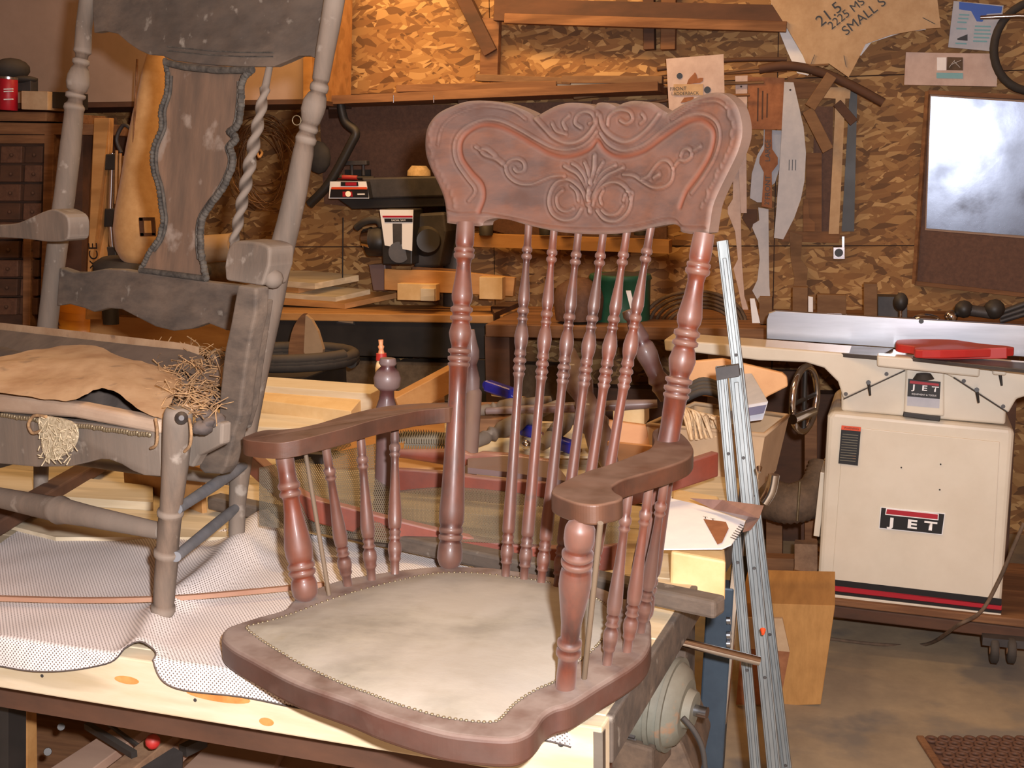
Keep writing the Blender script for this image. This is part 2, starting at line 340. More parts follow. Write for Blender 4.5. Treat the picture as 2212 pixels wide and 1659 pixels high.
# framing timbers in front of the upper wall
def timber(a,b,w,h,label,name='timber',mt=LUMB,cat='beam',group=None):
    return MB().beam(a,b,w,h,(0,-1,0)).build(name,mt,None,label,cat,group,bevel=.002)
Yt=WY-.05
timber(PY(1070,22,Yt-.05),PY(1700,38,Yt-.05),.09,.05,'horizontal roof plate timber along the top of the back wall','roof_plate',DKWOOD)
timber(PY(1095,42,Yt-.05)+V((0,-.03,0)),PY(1700,60,Yt-.05)+V((0,-.03,0)),.04,.03,'thin reddish batten fixed under the roof plate','batten',LUMB)
timber(PY(985,-40,Yt-.02),PY(1062,115,Yt-.02),.06,.05,'slanting dark timber brace left of the wall stud','timber_brace',DKWOOD)
timber(PY(1062,40,Yt),PY(1058,170,Yt),.08,.045,'upright wall stud standing on the ledge above the carved crest','wall_stud',LUMB)
timber(PY(1402,-30,Yt),PY(1404,108,Yt),.045,.06,'left one of two upright timbers above the white card template','wall_stud',DKWOOD)
timber(PY(1446,-30,Yt),PY(1444,108,Yt),.06,.05,'right one of two upright timbers above the white card template','wall_stud',LUMB)
# ledge and lumber lying on it
led=thing('wall_ledge','long brown wall ledge below the orange-lit wallboard','shelf',PY(1060,205,WY-.15))
MB().beam(PY(690,222,WY-.14),PY(1432,191,WY-.14),.3,.035,(0,0,1)).build('ledge_board',LUMB,led)
for x in (720,1000,1290): MB().beam(PY(x,226,WY-.2),PY(x,246,WY-.04),.04,.04).build('ledge_bracket',DKWOOD,led)
for (a,b,w,h,l,mt) in (((1030,168),(1235,176),.05,.028,'pale narrow board lying furthest left on the wall ledge',DULL),((1215,172),(1432,173),.05,.03,'long pale stick on the wall ledge behind the card template',DULL),
    ((860,192),(1205,184),.06,.03,'reddish brown stick lying under the pale board on the ledge',LUMB),((1150,188),(1400,180),.04,.02,'thin white strip lying on the wall ledge',PINE)):
    MB().beam(PY(*a,WY-.22-h),PY(*b,WY-.22-h),w,h).build('lumber_stick',mt,None,l,'lumber',bevel=.002)
for i,(a,b,w) in enumerate((((1200,196),(1700,150),.03),((1240,212),(1650,178),.022),((1420,150),(1700,128),.03),((1350,232),(1620,205),.02),((1440,176),(1790,140),.016))):
    MB().tube(spline([PY(*a,WY-.1-.012*i),PY((a[0]+b[0])/2,(a[1]+b[1])/2-8,WY-.1-.012*i),PY(*b,WY-.1-.012*i)],5),[w*.3]*11,6).build('wood_strip',(LUMB,DULL,DKWOOD)[i%3],None,
        'thin bent wooden strip of the bundle behind the card template, '+('topmost','second from bottom','dark one near the top','lowest','thinnest')[i],'wood strip')
# dark hardboard sheet behind the saw
wallpoly('hardboard_sheet',[(690,232),(1440,215),(1440,520),(1300,560),(960,470),(700,440)],WY-.02,.012,HARDB,'dark brown hardboard sheet on wall above the radial arm saw','board')
wallpoly('wall_shelf_board',[(1000,505),(1445,520),(1445,548),(1000,532)],WY-.14,.1,PINEO,'narrow orange shelf board on wall behind the chair spindles','shelf')
for i,x in enumerate((1050,1180,1225,1330,1385)):
    MB().lathe(PY(x,508,WY-.14),PY(x,470-6*(i%2),WY-.14),[(0,.03),(.6,.032),(.7,.02),(1,.018)],12).build('jar',(DKGREY,BLACK,HARDB,STEELD,BLACK)[i],None,
        'small dark jar on the orange shelf board, '+('furthest left','second from left','middle one','second from right','furthest right')[i],'jar')
# upper wall cabinet at the left, grey white
cab=thing('wall_cabinet','large grey-white wall cabinet behind the tall weathered chair back','cabinet',PY(300,225,4.75))
MB().slab([PY(-160,-80,4.7),PY(672,-80,4.7),PY(664,219,4.7),PY(-160,235,4.7)],(0,.4,0)).build('cabinet_body',WALLP,cab,bevel=.004)
MB().slab([PY(655,-80,4.685),PY(676,-80,4.685),PY(673,219,4.685),PY(655,219,4.685)],(0,.42,0)).build('side_panel',PINEO,cab)
MB().slab([PY(-160,225,4.68),PY(675,214,4.68),PY(675,224,4.68),PY(-160,238,4.68)],(0,.42,0)).build('bottom_rail',DKWOOD,cab)
# ================================================================ LEFT BACKGROUND
dc=thing('drawer_cabinet','tall dark wooden cabinet of small drawers at far left','cabinet',PY(40,700,4.3))
Yd=4.3
MB().slab([PY(-120,262,Yd),PY(228,268,Yd),PY(222,292,Yd),PY(-120,288,Yd)],(0,.5,0)).build('top_board',LUMB,dc,bevel=.003)
MB().slab([PY(-120,240,Yd-.02),PY(100,242,Yd-.02),PY(100,262,Yd-.02),PY(-120,260,Yd-.02)],(0,.5,0)).build('top_board',LUMB,dc,bevel=.003)
MB().slab([PY(-120,290,Yd+.06),PY(180,290,Yd+.06),PY(170,1000,Yd+.06),PY(-120,1000,Yd+.06)],(0,.4,0)).build('carcass',DKWOOD,dc)
MB().slab([PY(96,288,Yd),PY(116,288,Yd),PY(98,1000,Yd),PY(78,1000,Yd)],(0,.08,0)).build('stile',LUMB,dc,bevel=.002)
MB().slab([PY(-120,292,Yd),PY(96,292,Yd),PY(96,310,Yd),PY(-120,310,Yd)],(0,.08,0)).build('rail',LUMB,dc,bevel=.002)
MB().slab([PY(50,500,Yd-.004),PY(66,500,Yd-.004),PY(62,1000,Yd-.004),PY(46,1000,Yd-.004)],(0,.06,0)).build('stile',LUMB,dc,bevel=.002)
for r_ in range(9):
    y=316+r_*41
    for c_,(x0,x1) in enumerate(((-60,-2),(0,49),(53,94))):
        x0-=r_*1.4; x1-=r_*1.4
        d=MB().slab([PY(x0+2,y,Yd+.01),PY(x1-2,y,Yd+.01),PY(x1-3,y+36,Yd+.01),PY(x0,y+36,Yd+.01)],(0,.06,0)).build('drawer',HARDB if (r_+c_)%2 else DKWOOD,dc,bevel=.003)
        MB().ball(PY((x0+x1)/2,y+19,Yd+.004),.008,8).build('knob',DKWOOD,d)
# items on the drawer cabinet
can=thing('tin_can','red tin can with white lettering on top of drawer cabinet','can',PY(18,240,4.25))
MB().lathe(PY(18,238,4.25),PY(18,168,4.25),[(0,.034),(.02,.036),(.97,.036),(1,.033)],20).build('body',REDI,can)
MB().lathe(PY(18,171,4.25),PY(18,166,4.25),[(0,.037),(1,.037)],20).build('lid',STEEL,can)
for yy_ in (192,197,214): MB().box(PY(8,yy_+2,4.205),PY(29,yy_-1,4.212)).build('lettering',WHITEI,can)
hat=thing('cloth_hat','dark grey cloth cap heaped behind the red can','cap',PY(22,170,4.5))
MB().ball(PY(25,150,4.45),.075,14,(1,1,.62)).build('crown',BLKR,hat)
MB().ball(PY(52,172,4.42),.045,12,(1.3,1,.35)).build('peak',BLKR,hat)
def boxo(name,x0,y0,x1,y1,Y,dep,mt,label,cat,bevel=.002,group=None,parent=None):
    return MB().slab([PY(x0,y0,Y),PY(x1,y0+ (x1-x0)*.03,Y),PY(x1,y1+(x1-x0)*.03,Y),PY(x0,y1,Y)],(0,dep,0)).build(name,mt,parent,label,cat,group,bevel=bevel)
boxo('cardboard_box',46,196,103,236,4.25,.12,KRAFT,'small tan cardboard box beside red tin can on cabinet','box')
boxo('black_case',104,198,152,233,4.28,.12,BLACK,'small black case at the right end of the cabinet top','case')
boxo('metal_flask',30,166,66,196,4.4,.05,DKGREY,'dark reddish flat tin lying behind the tan box','tin')
# leaning board with lettering
lb=thing('leaning_board','pale leaning board lettered YCE beside the hanging canvas bag','board',PY(200,640,4.15))
MB().slab([PY(203,255,4.2),PY(237,255,4.2),PY(232,380,4.2),PY(226,480,4.2),PY(219,690,4.05),PY(184,690,4.05),PY(192,480,4.15)],(0,.03,0)).build('board',PINEO,lb,bevel=.002)
text('lettering','YCE',PY(207,552,4.06),BZ,-BX,.055,BLKP,lb,lift=.012)
# pipe clamps beside it
pc=thing('pipe_clamp','dark iron clamp with chrome bar hanging beside leaning board','clamp',PY(238,560,4.25))
MB().tube([PY(243,330,4.2),PY(238,470,4.2),PY(246,580,4.2)],.012,8).build('bar',CHROME,pc)
MB().obox(PY(243,350,4.2),(.03,0,0),(0,.02,0),(0,0,.03)).obox(PY(238,470,4.2),(.034,0,0),(0,.02,0),(0,0,.035)).obox(PY(243,560,4.2),(.03,0,0),(0,.02,0),(0,0,.05)).build('jaw',BLACK,pc,bevel=.004)
MB().tube(spline([PY(262,330,4.25),PY(252,300,4.25),PY(268,270,4.25),PY(285,300,4.25),PY(262,420,4.25),PY(255,540,4.25)],6),.008,6).build('spring_cable',DKGREY,pc)
for i,x in enumerate((252,260,268)):
    MB().tube([PY(x,325+6*i,4.18),PY(x-2,440,4.18)],.006,6).build('wooden_dowel',PINEO,None,'thin dark orange dowel beside canvas bag, '+('left','middle','right')[i]+' of three','dowel')
# canvas dust bag
bag=thing('dust_collector_bag','tan canvas dust collector bag hanging left of the splat','bag',PY(300,575,4.0))
mb=MB(); Yb=4.05
prof=[(110,322,352),(150,312,358),(200,303,362),(250,292,366),(320,280,372),(400,268,374),(460,258,374),(500,254,374),(545,258,366),(565,266,350),(574,280,335)]
ring=[]
for (y,x0,x1) in prof:
    c=PY((x0+x1)/2,y,Yb); r=(PY(x1,y,Yb)-PY(x0,y,Yb)).length/2; ring.append((c,r))
mb.tube([c for c,r in ring],[r for c,r in ring],28); mb.build('bag_body',CANVAS,bag)
MB().tube([PY(312,130,Yb-.0)+V((0,-ring[1][1]-.004,0)),PY(314,330,Yb)+V((0,-ring[4][1]*.93,0)),PY(313,545,Yb)+V((0,-ring[8][1]*.95,0))],.004,6).build('seam',LUMB,bag)
c=PY(319,490,Yb-.17)
MB().obox(c+V((-.024,0,0)),(.008,0,0),(0,.003,0),(0,0,.032)).obox(c+V((.024,0,-.004)),(.007,0,0),(0,.003,0),(0,0,.026)).obox(c+V((0,0,.028)),(.03,0,0),(0,.003,0),(0,0,.006)).obox(c+V((0,0,-.028)),(.03,0,0),(0,.003,0),(0,0,.006)).build('printed_letter_d',DKWOOD,bag)
MB().lathe(PY(330,600,4.15),PY(330,560,4.15),[(0,.2),(.3,.22),(.7,.22),(1,.19)],24).build('bag_collar',BLKR,bag)
# wire coil
wc=thing('wire_coil','loose coil of thin tan wire hanging behind twisted spindle','wire coil',PY(570,460,4.9))
for i in range(16):
    cx,cy=572+random.uniform(-14,14),345+random.uniform(-24,24); rx,ry=random.uniform(40,72),random.uniform(70,112); tl=random.uniform(-.35,.35)
    pts=[]
    for k in range(26):
        a=2*math.pi*k/26; x=rx*math.cos(a); y=ry*math.sin(a); pts.append(PY(cx+x*math.cos(tl)-y*math.sin(tl),cy+x*math.sin(tl)+y*math.cos(tl),4.9-.008*i+.01*math.sin(a*3+i)))
    MB().tube(pts,.0022,5,True).build('wire_loop',WIRE,wc)
MB().tube(spline([PY(556,330,4.76),PY(560,340,4.74),PY(566,330,4.76),PY(560,322,4.78)],5),.006,6).build('tie',PINEO,wc)
# rolled cloth / small roll at bag foot
MB().tube([PY(430,540,4.6),PY(505,532,4.6)],[.06,.055],16).build('cloth_roll',TUB,None,'beige cloth roll behind the foot of the carved splat','cloth roll')
MB().tube([PY(435,592,4.95),PY(500,586,4.95)],[.05,.045],16).build('paper_roll',HOSE,None,'brownish roll lying under the beige cloth roll','roll')
# bent iron bar
MB().tube(spline([PY(735,222,4.95),PY(745,262,4.95),PY(768,285,4.95),PY(758,312,4.95),PY(712,395,4.95),PY(668,442,4.95)],5),.02,8).build('bent_iron_bar',BLACK,None,'black bent iron bar hanging between weathered post and crest','iron bar')
MB().ball(PY(688,340,5.0),.06,12,(1,.6,1.2)).build('black_pulley',BLKR,None,'round black pulley hanging beside the bent iron bar','pulley')
# ledge hooks
for i,x in enumerate((850,937)): MB().tube([PY(x,206,WY-.32),PY(x,222,WY-.32)],.003,6).build('cup_hook',CHROME,None,'small shiny screw hook under the ledge, '+('left','right')[i]+' one','hook')
# ================================================================ RADIAL ARM SAW
rs=thing('radial_arm_saw','old radial arm saw with striped label on back bench','saw',PY(860,640,4.75))
Ys=4.95
MB().slab([PY(780,384,Ys),PY(985,380,Ys),PY(985,424,Ys),PY(795,430,Ys)],(0,.16,0)).build('arm',DKGREY,rs,bevel=.008)
MB().slab([PY(716,391,Ys-.04),PY(792,391,Ys-.04),PY(799,430,Ys-.04),PY(711,430,Ys-.04)],(0,.2,0)).build('arm_cap',BLACK,rs,bevel=.004)
def lab(pts,Y,mt,par,nm='label_patch'): return MB().slab([PY(x,y,Y) for x,y in pts],(0,.002,0)).build(nm,mt,par)
lp=lab([(713,392),(791,392),(797,429),(710,429)],Ys-.044,WHITEI,rs,'name_plate')
lab([(715,407),(794,407),(796,427),(712,427)],Ys-.047,BLKP,lp,'plate_band')
lab([(716,404),(792,404),(793,409),(715,409)],Ys-.049,ORGI,lp,'plate_stripe')
lab([(736,393),(773,393),(774,402),(736,402)],Ys-.049,BLKP,lp,'plate_window'); lab([(746,394),(770,394),(770,401),(746,401)],Ys-.051,REDI,lp,'plate_red')
lab([(740,414),(760,414),(762,425),(740,425)],Ys-.050,REDI,lp,'plate_red')
MB().lathe(PY(752,419,Ys-.05),PY(752,419,Ys-.064),[(0,.013),(1,.012)],16).build('yellow_knob',YELI,lp)
MB().box(PY(772,421,Ys-.0487),PY(788,418,Ys-.0477)).build('plate_text',WHITEI,lp)
MB().tube([PY(727,382,Ys+.02),PY(772,384,Ys+.02)],.010,8).build('lever_handle',REDP,rs); MB().tube([PY(772,384,Ys+.02),PY(808,384,Ys+.02)],.006,8).build('lever_rod',BLACK,rs)
MB().tube([PY(728,381,Ys+.02),PY(740,381,Ys+.02)],.012,8).build('lever_ferrule',BRASS,rs)
MB().obox(PY(772,352,Ys+.06),(.05,0,0),(0,.02,0),(0,0,.01)).obox(PY(760,366,Ys+.06),(.006,0,0),(0,.006,0),(0,0,.028)).obox(PY(785,366,Ys+.06),(.006,0,0),(0,.006,0),(0,0,.028)).build('crank_top',DKGREY,rs,bevel=.003)
MB().slab([PY(730,430,Ys+.02),PY(960,420,Ys+.02),PY(960,446,Ys+.02),PY(760,452,Ys+.02)],(0,.12,0)).build('arm_track',BLACK,rs,bevel=.004)
cr=MB().slab([PY(820,452,Ys-.09),PY(892,452,Ys-.09),PY(890,572,Ys-.09),PY(826,572,Ys-.09)],(0,.14,0)).build('motor_yoke',BLACK,rs,bevel=.006)
pl=lab([(820,453),(893,453),(890,542),(831,530)],Ys-.094,WHITEI,cr,'motor_label')
lab([(826,466),(891,466),(891,470),(827,470)],Ys-.096,REDI,pl,'label_stripe'); lab([(830,472),(891,472),(891,480),(831,480)],Ys-.096,BLKP,pl,'label_band')
text('label_text','RADIAL SAW',PY(861,476,Ys-.0975),BX,BZ,.011,WHITEI,pl)
lab([(848,483),(868,483),(868,528),(849,528)],Ys-.096,DKGREY,pl,'label_picture')
MB().lathe(PY(862,545,Ys-.1),PY(862,545,Ys+.0),[(0,.045),(1,.05)],24).build('blade_guard',DKGREY,rs)
MB().lathe(PY(790,525,Ys-.02),PY(838,520,Ys-.02),[(0,.035),(.1,.06),(.8,.065),(1,.05)],20).build('motor',BLACK,rs)
MB().lathe(PY(786,515,Ys-.05),PY(802,515,Ys-.05),[(0,.04),(1,.05)],20).build('motor_cap',CHROME,rs)
MB().slab([PY(893,462,Ys+.0),PY(960,458,Ys+.0),PY(965,500,Ys+.0),PY(950,578,Ys),PY(893,578,Ys)],(0,.2,0)).build('motor_housing',DKGREY,rs,bevel=.012)
MB().lathe(PY(925,520,Ys-.03),PY(925,520,Ys+.02),[(0,.05),(1,.075)],24).build('motor_face',BLACK,rs)
MB().tube(spline([PY(770,492,Ys-.02),PY(790,478,Ys-.04),PY(815,476,Ys-.04),PY(825,490,Ys-.04)],5),.016,8).build('handle',BLKR,rs)
MB().lathe(PY(985,700,Ys+.2),PY(985,400,Ys+.2),[(0,.06),(1,.05)],20).build('column',DKGREY,rs)
MB().slab([PY(796,572,Ys+.05),PY(832,570,Ys+.05),PY(836,628,Ys+.05),PY(806,628,Ys+.05)],(0,.08,0)).build('red_base',DKRED,rs,bevel=.004)
MB().tube([PY(741,470,WY-.12),PY(740,600,WY-.12)],.003,5).build('hanging_string',BLACK,None,'thin dark string hanging on wall left of saw','string')
MB().slab([PY(745,376,Ys+.2)+V((0,0,.02)),PY(800,376,Ys+.2)+V((0,0,.02)),PY(800,386,Ys+.2),PY(745,386,Ys+.2)],(0,.05,0)).build('saw_rest',BLACK,rs)
MB().lathe(PY(905,380,Ys+.1),PY(905,358,Ys+.1),[(0,.052),(.5,.05),(1,.032)],18).build('twine_ball',ROPEW,None,'cream roll resting on the saw arm beside the crest','roll')
# ================================================================ BACK BENCH
ZB=.93
bb=thing('back_workbench','long wooden back workbench along the wall, timber top','workbench',V((-1.4,4.8,0)))
a=PZ(560,668,ZB); b_=PZ(1680,728,ZB)
MB().box((-3.3,4.80,ZB-.035),(-1.32,WY-.02,ZB)).build('worktop',PINEO,bb,bevel=.004)
MB().box((-1.31,4.5,ZB-.05),(.95,WY-.02,ZB)).build('worktop',LUMB,bb,bevel=.004)
for x in (-3.2,-1.28,-.4,.6): MB().box((x-.05,4.96 if x<-2 else 4.56,0),(x+.05,5.06 if x<-2 else 4.66,ZB-.05)).build('bench_leg',DKWOOD,bb)
MB().box((-3.1,5.0,.25),(.7,5.1,.6)).build('back_rail',DKWOOD,bb)
# dark steel apron with badge
ap=thing('steel_stand','black steel tool stand with badge under the back bench','stand',PZ(800,1100,.0)*1.0)
ap.location=V((-2.0,4.84,0))
MB().box((-2.75,4.83,.74),(-1.38,4.86,.893)).build('apron',BLACK,ap,bevel=.004)
bd=lab([(727,684),(767,688),(767,702),(727,698)],4.825,DKGREY,ap,'badge'); lab([(731,688),(763,691),(763,699),(731,695)],4.82,TUB,bd,'badge_face')
MB().box((-2.7,4.8,0),(-2.64,4.86,.74)).build('stand_leg',BLACK,ap); MB().box((-1.46,4.8,0),(-1.40,4.86,.74)).build('stand_leg',BLACK,ap)
# cement block wall behind (under bench)
cbw=thing('block_plinth','rough cement block plinth beneath the back workbench','plinth',V((-1.95,4.5,0)))
for r_ in range(4):
    for i in range(4):
        x=-2.75+i*.41+(r_%2)*.1
        MB().box((x,4.88,.0+r_*.18),(x+.395,4.98,.172+r_*.18)).build('block',BLOCKM,cbw,bevel=.006)
# boards on back bench
def zboard(name,pts,z,th,mt,label,cat='board',group=None,bevel=.0015):
    q=[PZ(x,y,z) for x,y in pts]; q=[p if p.y<4.98 else PY(x,y,4.98+(p.y-4.98)*.25) for p,(x,y) in zip(q,pts)]; return MB().slab(q,(0,0,-th)).build(name,mt,None,label,cat,group,bevel=bevel)
zboard('pine_board',[(560,575),(775,594),(680,612),(540,600)],ZB+.105,.028,PINE,'uppermost short pine board in stack on back bench')
zboard('pine_board',[(540,596),(690,612),(645,622),(530,612)],ZB+.075,.025,PINEO,'second pine board from the top of the back bench stack')
zboard('pine_board',[(560,606),(800,625),(725,642),(540,628)],ZB+.048,.022,PINE,'wide pale pine board low in the back bench stack')
zboard('pine_board',[(540,620),(860,632),(745,656),(530,642)],ZB+.024,.024,PINEO,'bottom pine board of the stack on the back bench')
gb=thing('grooved_block','pale pine block with four saw grooves on back bench','block',PZ(800,615,ZB+.06))
for i in range(5):
    x0=778+i*10.5; MB().slab([PZ(x0-(i==0)*18,598,ZB+.07),PZ(x0+8.5,598,ZB+.07),PZ(x0+14.5,622,ZB+.07),PZ(x0+4-(i==0)*22,622,ZB+.07)],(0,0,-.03)).build('slat',PINE,gb)
MB().slab([PZ(755,622,ZB+.04),PZ(830,622,ZB+.04),PZ(835,632,ZB+.04),PZ(740,632,ZB+.04)],(0,0,-.038)).build('slat_base',PINE,gb)
MB().slab([PY(830,581,4.88),PY(1000,588,4.88),PY(1060,594,4.88),PY(1112,600,4.88),PY(1108,640,4.88),PY(830,626,4.88)],(0,.03,0)).build('saw_fence_board',PINEO,None,'long board standing on edge behind the chair post, lamplight painted in as amber','board',bevel=.002)  # amber colour stands in for tungsten light where the flash is shadowed
MB().slab([PY(890,576,4.94),PY(1000,584,4.94),PY(1000,600,4.94),PY(890,600,4.94)],(0,.03,0)).build('saw_fence_board',LUMB,None,'dull board standing behind the amber fence board','board',bevel=.002)
boxo('pine_block',858,612,942,648,4.83,.05,PINEV,'small pale block lying before the amber board','block')
boxo('pine_block',908,623,938,650,4.81,.06,PINE,'bright square-ended block at the bench edge','block')
boxo('pine_block',1035,598,1085,646,4.83,.05,PINEV,'pale upright block just right of the left chair post','block')
MB().slab([PZ(1060,662,ZB+.02),PZ(1120,640,ZB+.02),PZ(1125,652,ZB+.02),PZ(1068,676,ZB+.02)],(0,0,-.04)).build('dark_offcut',DKWOOD,None,'dark triangular offcut at the end of amber board','offcut')
# coil of hose + oval shield
MB().tube([PY(632,770,4.2)+V((.24*math.cos(a),.2*math.sin(a),.012*a/6-.02)) for a in [i*.3 for i in range(63)]],.022,8).build('coiled_hose',BLKR,None,'dark coiled hose on the floor stand under back bench','hose')
zc=PY(632,770,4.2).z; MB().box((PY(560,800,4.2).x,3.98,0),(PY(700,800,4.2).x,4.42,zc-.05)).build('tool_chest',BLACK,None,'black tool chest carrying the coiled hose under back bench','chest',bevel=.006)
sh=thing('rounded_panel','leaning half-oval panel, half brown half cream, under back bench','panel',PY(665,800,4.25))
MB().slab(spline([PY(660,678,4.28),PY(640,695,4.28),PY(627,730,4.28),PY(625,775,4.28),PY(658,775,4.28),PY(660,730,4.28)],4,True),(0,.02,0)).build('brown_half',LUMB,sh)
MB().slab([PY(660,680,4.27),PY(672,690,4.27),PY(686,715,4.27),PY(698,755,4.27),PY(690,792,4.27),PY(672,790,4.27),PY(656,760,4.27)],(0,.02,0)).build('cream_half',TUB,sh)
# orange bucket/roll low left
MB().lathe(PY(180,720,4.4),PY(180,640,4.4),[(0,.09),(.2,.1),(.22,.094),(.4,.104),(.42,.098),(.6,.108),(.62,.1),(.98,.112),(1,.1)],24).build('orange_bucket',mat('orange_plastic',(206,132,36),(190,116,26),6,bump=.02,rough=.4),None,'ribbed orange bucket under the weathered lower back rail','bucket')
MB().slab([PY(195,680,4.2),PY(500,700,4.2),PY(500,760,4.2),PY(195,740,4.2)],(0,.05,0)).build('lit_tone_plank',PINEO,None,'plank lying on edge behind the weathered seat, warm lamplight painted in as amber','plank')  # warm light in the chair's flash shadow, put into the plank's colour
MB().lathe(PY(240,700,4.0),PY(236,600,4.0),[(0,.03),(.8,.034),(1,.02)],12).build('dark_canister',BLACK,None,'dark canister standing behind the weathered lower back rail','canister')
# green drum, machine behind spindles
gd=thing('green_drum','dark green metal drum seen between the chair spindles','drum',PY(1340,720,4.7))
MB().lathe(PY(1338,712,4.72),PY(1340,592,4.72),[(0,.12),(.04,.125),(.08,.12),(.9,.12),(.93,.126),(1,.12)],28).build('drum_body',GREEN,gd)
MB().lathe(PY(1340,594,4.72),PY(1340,588,4.72),[(0,.112),(1,.05)],24).build('drum_lid',DKGREY,gd)
MB().slab([PY(1352,628,4.55),PY(1362,628,4.55),PY(1372,668,4.55),PY(1362,668,4.55)],(0,.01,0)).build('white_tag',PAPER,None,'small white plastic strip standing before green drum','strip')
MB().lathe(PY(1250,690,4.6),PY(1250,600,4.6),[(0,.09),(.5,.1),(.8,.085),(1,.03)],20).build('brown_jug',HARDB,None,'round brown jug left of the green drum','jug')
cl=thing('cable_coil','coils of dark cable lying behind right chair post','cable',PY(1500,700,4.8))
for i in range(5):
    c=PY(1500+i*3,700+i*2,4.75); MB().tube([c+V(((.2-.018*i)*math.cos(a),.02*math.sin(a*2),(.13-.012*i)*math.sin(a))) for a in [k*math.pi/14 for k in range(15)]],.007,6).build('cable_loop',HOSE,cl)
# small things on bench behind the jointer
SMALL=[('pine_block',1640,641,1668,700,4.6,.04,DULL,'pale block standing beside the white tag templates'),('pine_block',1712,620,1745,690,4.7,.05,DULL,'pale tall offcut left of jointer fence top'),
 ('pine_block',1765,636,1828,690,4.72,.05,DULL,'wide amber offcut standing behind the jointer fence'),('pine_block',1866,612,1895,690,4.7,.05,DULL,'upright brown offcut left of the black-knobbed lever'),
 ('dark_box',1896,640,1960,690,4.8,.1,DKGREY,'dark box behind the black-knobbed lever')]
for s_ in SMALL: boxo(*s_,'offcut')
MB().slab([PY(1746,640,4.55),PY(1756,642,4.55),PY(1756,690,4.55),PY(1746,690,4.55)],(0,.01,0)).build('white_strip',PAPER,None,'narrow white strip standing behind the jointer fence','strip')
MB().slab([PY(1620,645,4.5),PY(1630,645,4.5),PY(1642,698,4.5),PY(1625,698,4.5)],(0,.01,0)).build('white_strip',PAPER,None,'white wedge standing at foot of the wall templates','strip')
lv=thing('shift_lever','chrome lever with black ball knob behind jointer fence','lever',PY(1944,700,4.4))
MB().tube([PY(1945,722,4.55),PY(1945,660,4.55)],.006,8).build('rod',CHROME,lv); MB().ball(PY(1946,652,4.55),.025,14,(1,1,1.35)).build('knob',BLACK,lv)
MB().ball(PY(2000,690,4.5),.035,14,(1.4,1,.6)).build('glass_dome',CHROME,None,'shiny round cap behind the jointer fence','cap')
pj=thing('pipe_fitting','black iron pipe fitting with two bulbs behind jointer fence','pipe fitting',PY(2090,690,4.5))
MB().tube([PY(2078,668,4.5),PY(2150,678,4.5)],.02,10).build('pipe',DKGREY,pj); MB().ball(PY(2082,668,4.5),.032,12).build('bulb',BLACK,pj); MB().ball(PY(2148,668,4.5),.036,12).build('bulb',BLACK,pj); MB().ball(PY(2055,684,4.5),.024,12).build('bulb',CHROME,pj)
for i in range(3): MB().tube([PY(2160,676+i*9,4.6),PY(2260,640+i*12,4.6)],.011,6).build('iron_rod',DKGREY,None,'dark iron rod slanting behind fence end, '+('top','middle','bottom')[i]+' of three','rod')
# ================================================================ WALL TEMPLATES (right)
kp=thing('kraft_pattern','large brown paper pattern with handwritten numbers at top right','paper pattern',PY(1850,170,WY-.1))
mbk=MB()
q=[PY(x,y,WY-.13) for x,y in [(1640,-60),(1668,10),(1700,60),(1735,120),(1752,163),(1790,137),(1833,167),(1850,135),(1870,95),(1925,75),(2000,62),(2032,60),(2025,0),(2040,-60)]]
mbk.slab(q,(0,.0015,0)).build('top_sheet',KRAFT,kp)
q=[PY(x,y,WY-.06) for x,y in [(1648,-60),(1680,60),(1700,110),(1722,158),(1745,163),(1790,120),(1860,120),(1882,92),(1950,70),(2000,64),(2020,-60)]]
MB().slab(q,(0,.0015,0)).build('under_sheet',PAPER,kp)
dx=(PY(1850,20,WY-.13)-PY(1800,60,WY-.13)).normalized(); dy=V((0,-1,0)).cross(dx); dy=-dy if dy.z<0 else dy
text('handwriting','21.5 "',PY(1800,24,WY-.132),dx,dy,.062,BLKP,kp); text('handwriting','2225 MS',PY(1828,30,WY-.132),dx,dy,.045,BLKP,kp); text('handwriting','SMALL S',PY(1866,36,WY-.132),dx,dy,.052,BLKP,kp)
for a,b in (((1760,118),(1748,148)),((1823,120),(1828,145)),((1993,38),(2020,52))): MB().beam(PY(*a,WY-.134),PY(*b,WY-.134),.003,.002).build('pencil_mark',BLKP,kp)
ct=thing('card_template','white card template with cutouts above the right crest lobe','template',PY(1500,235,WY-.1))
MB().slab([PY(x,y,WY-.30) for x,y in [(1439,127),(1563,117),(1568,320),(1450,330)]],(0,.004,0)).build('card',PAPERP,ct)
for x,y,r in ((1468,164,.0115),(1528,194,.013)): MB().lathe(PY(x,y,WY-.3035),PY(x,y,WY-.3005),[(0,r),(1,r)],16).build('hole',BLKP,ct)
MB().slab([PY(x,y,WY-.302) for x,y in [(1483,183),(1487,172),(1492,166),(1498,160),(1501,156),(1504,160),(1507,170),(1512,168),(1519,168),(1518,175),(1512,179),(1500,180),(1490,182),(1484,190)]],(0,.002,0)).build('cutout',HARDT,ct)
MB().slab([PY(x,y,WY-.303) for x,y in rectp(1455,182,1519,206)],(0,.002,0)).build('tan_insert',KRAFT,ct)
text('handwriting','FRONT',PY(1465,192,WY-.305),BX,BZ,.02,BLKP,ct); text('handwriting','LADDERBACK',PY(1480,202,WY-.305),BX,BZ,.017,BLKP,ct)
MB().slab([PY(x,y,WY-.303) for x,y in [(1470,222),(1478,211),(1498,209),(1498,215),(1480,221)]],(0,.002,0)).build('cutout',HARDT,ct)
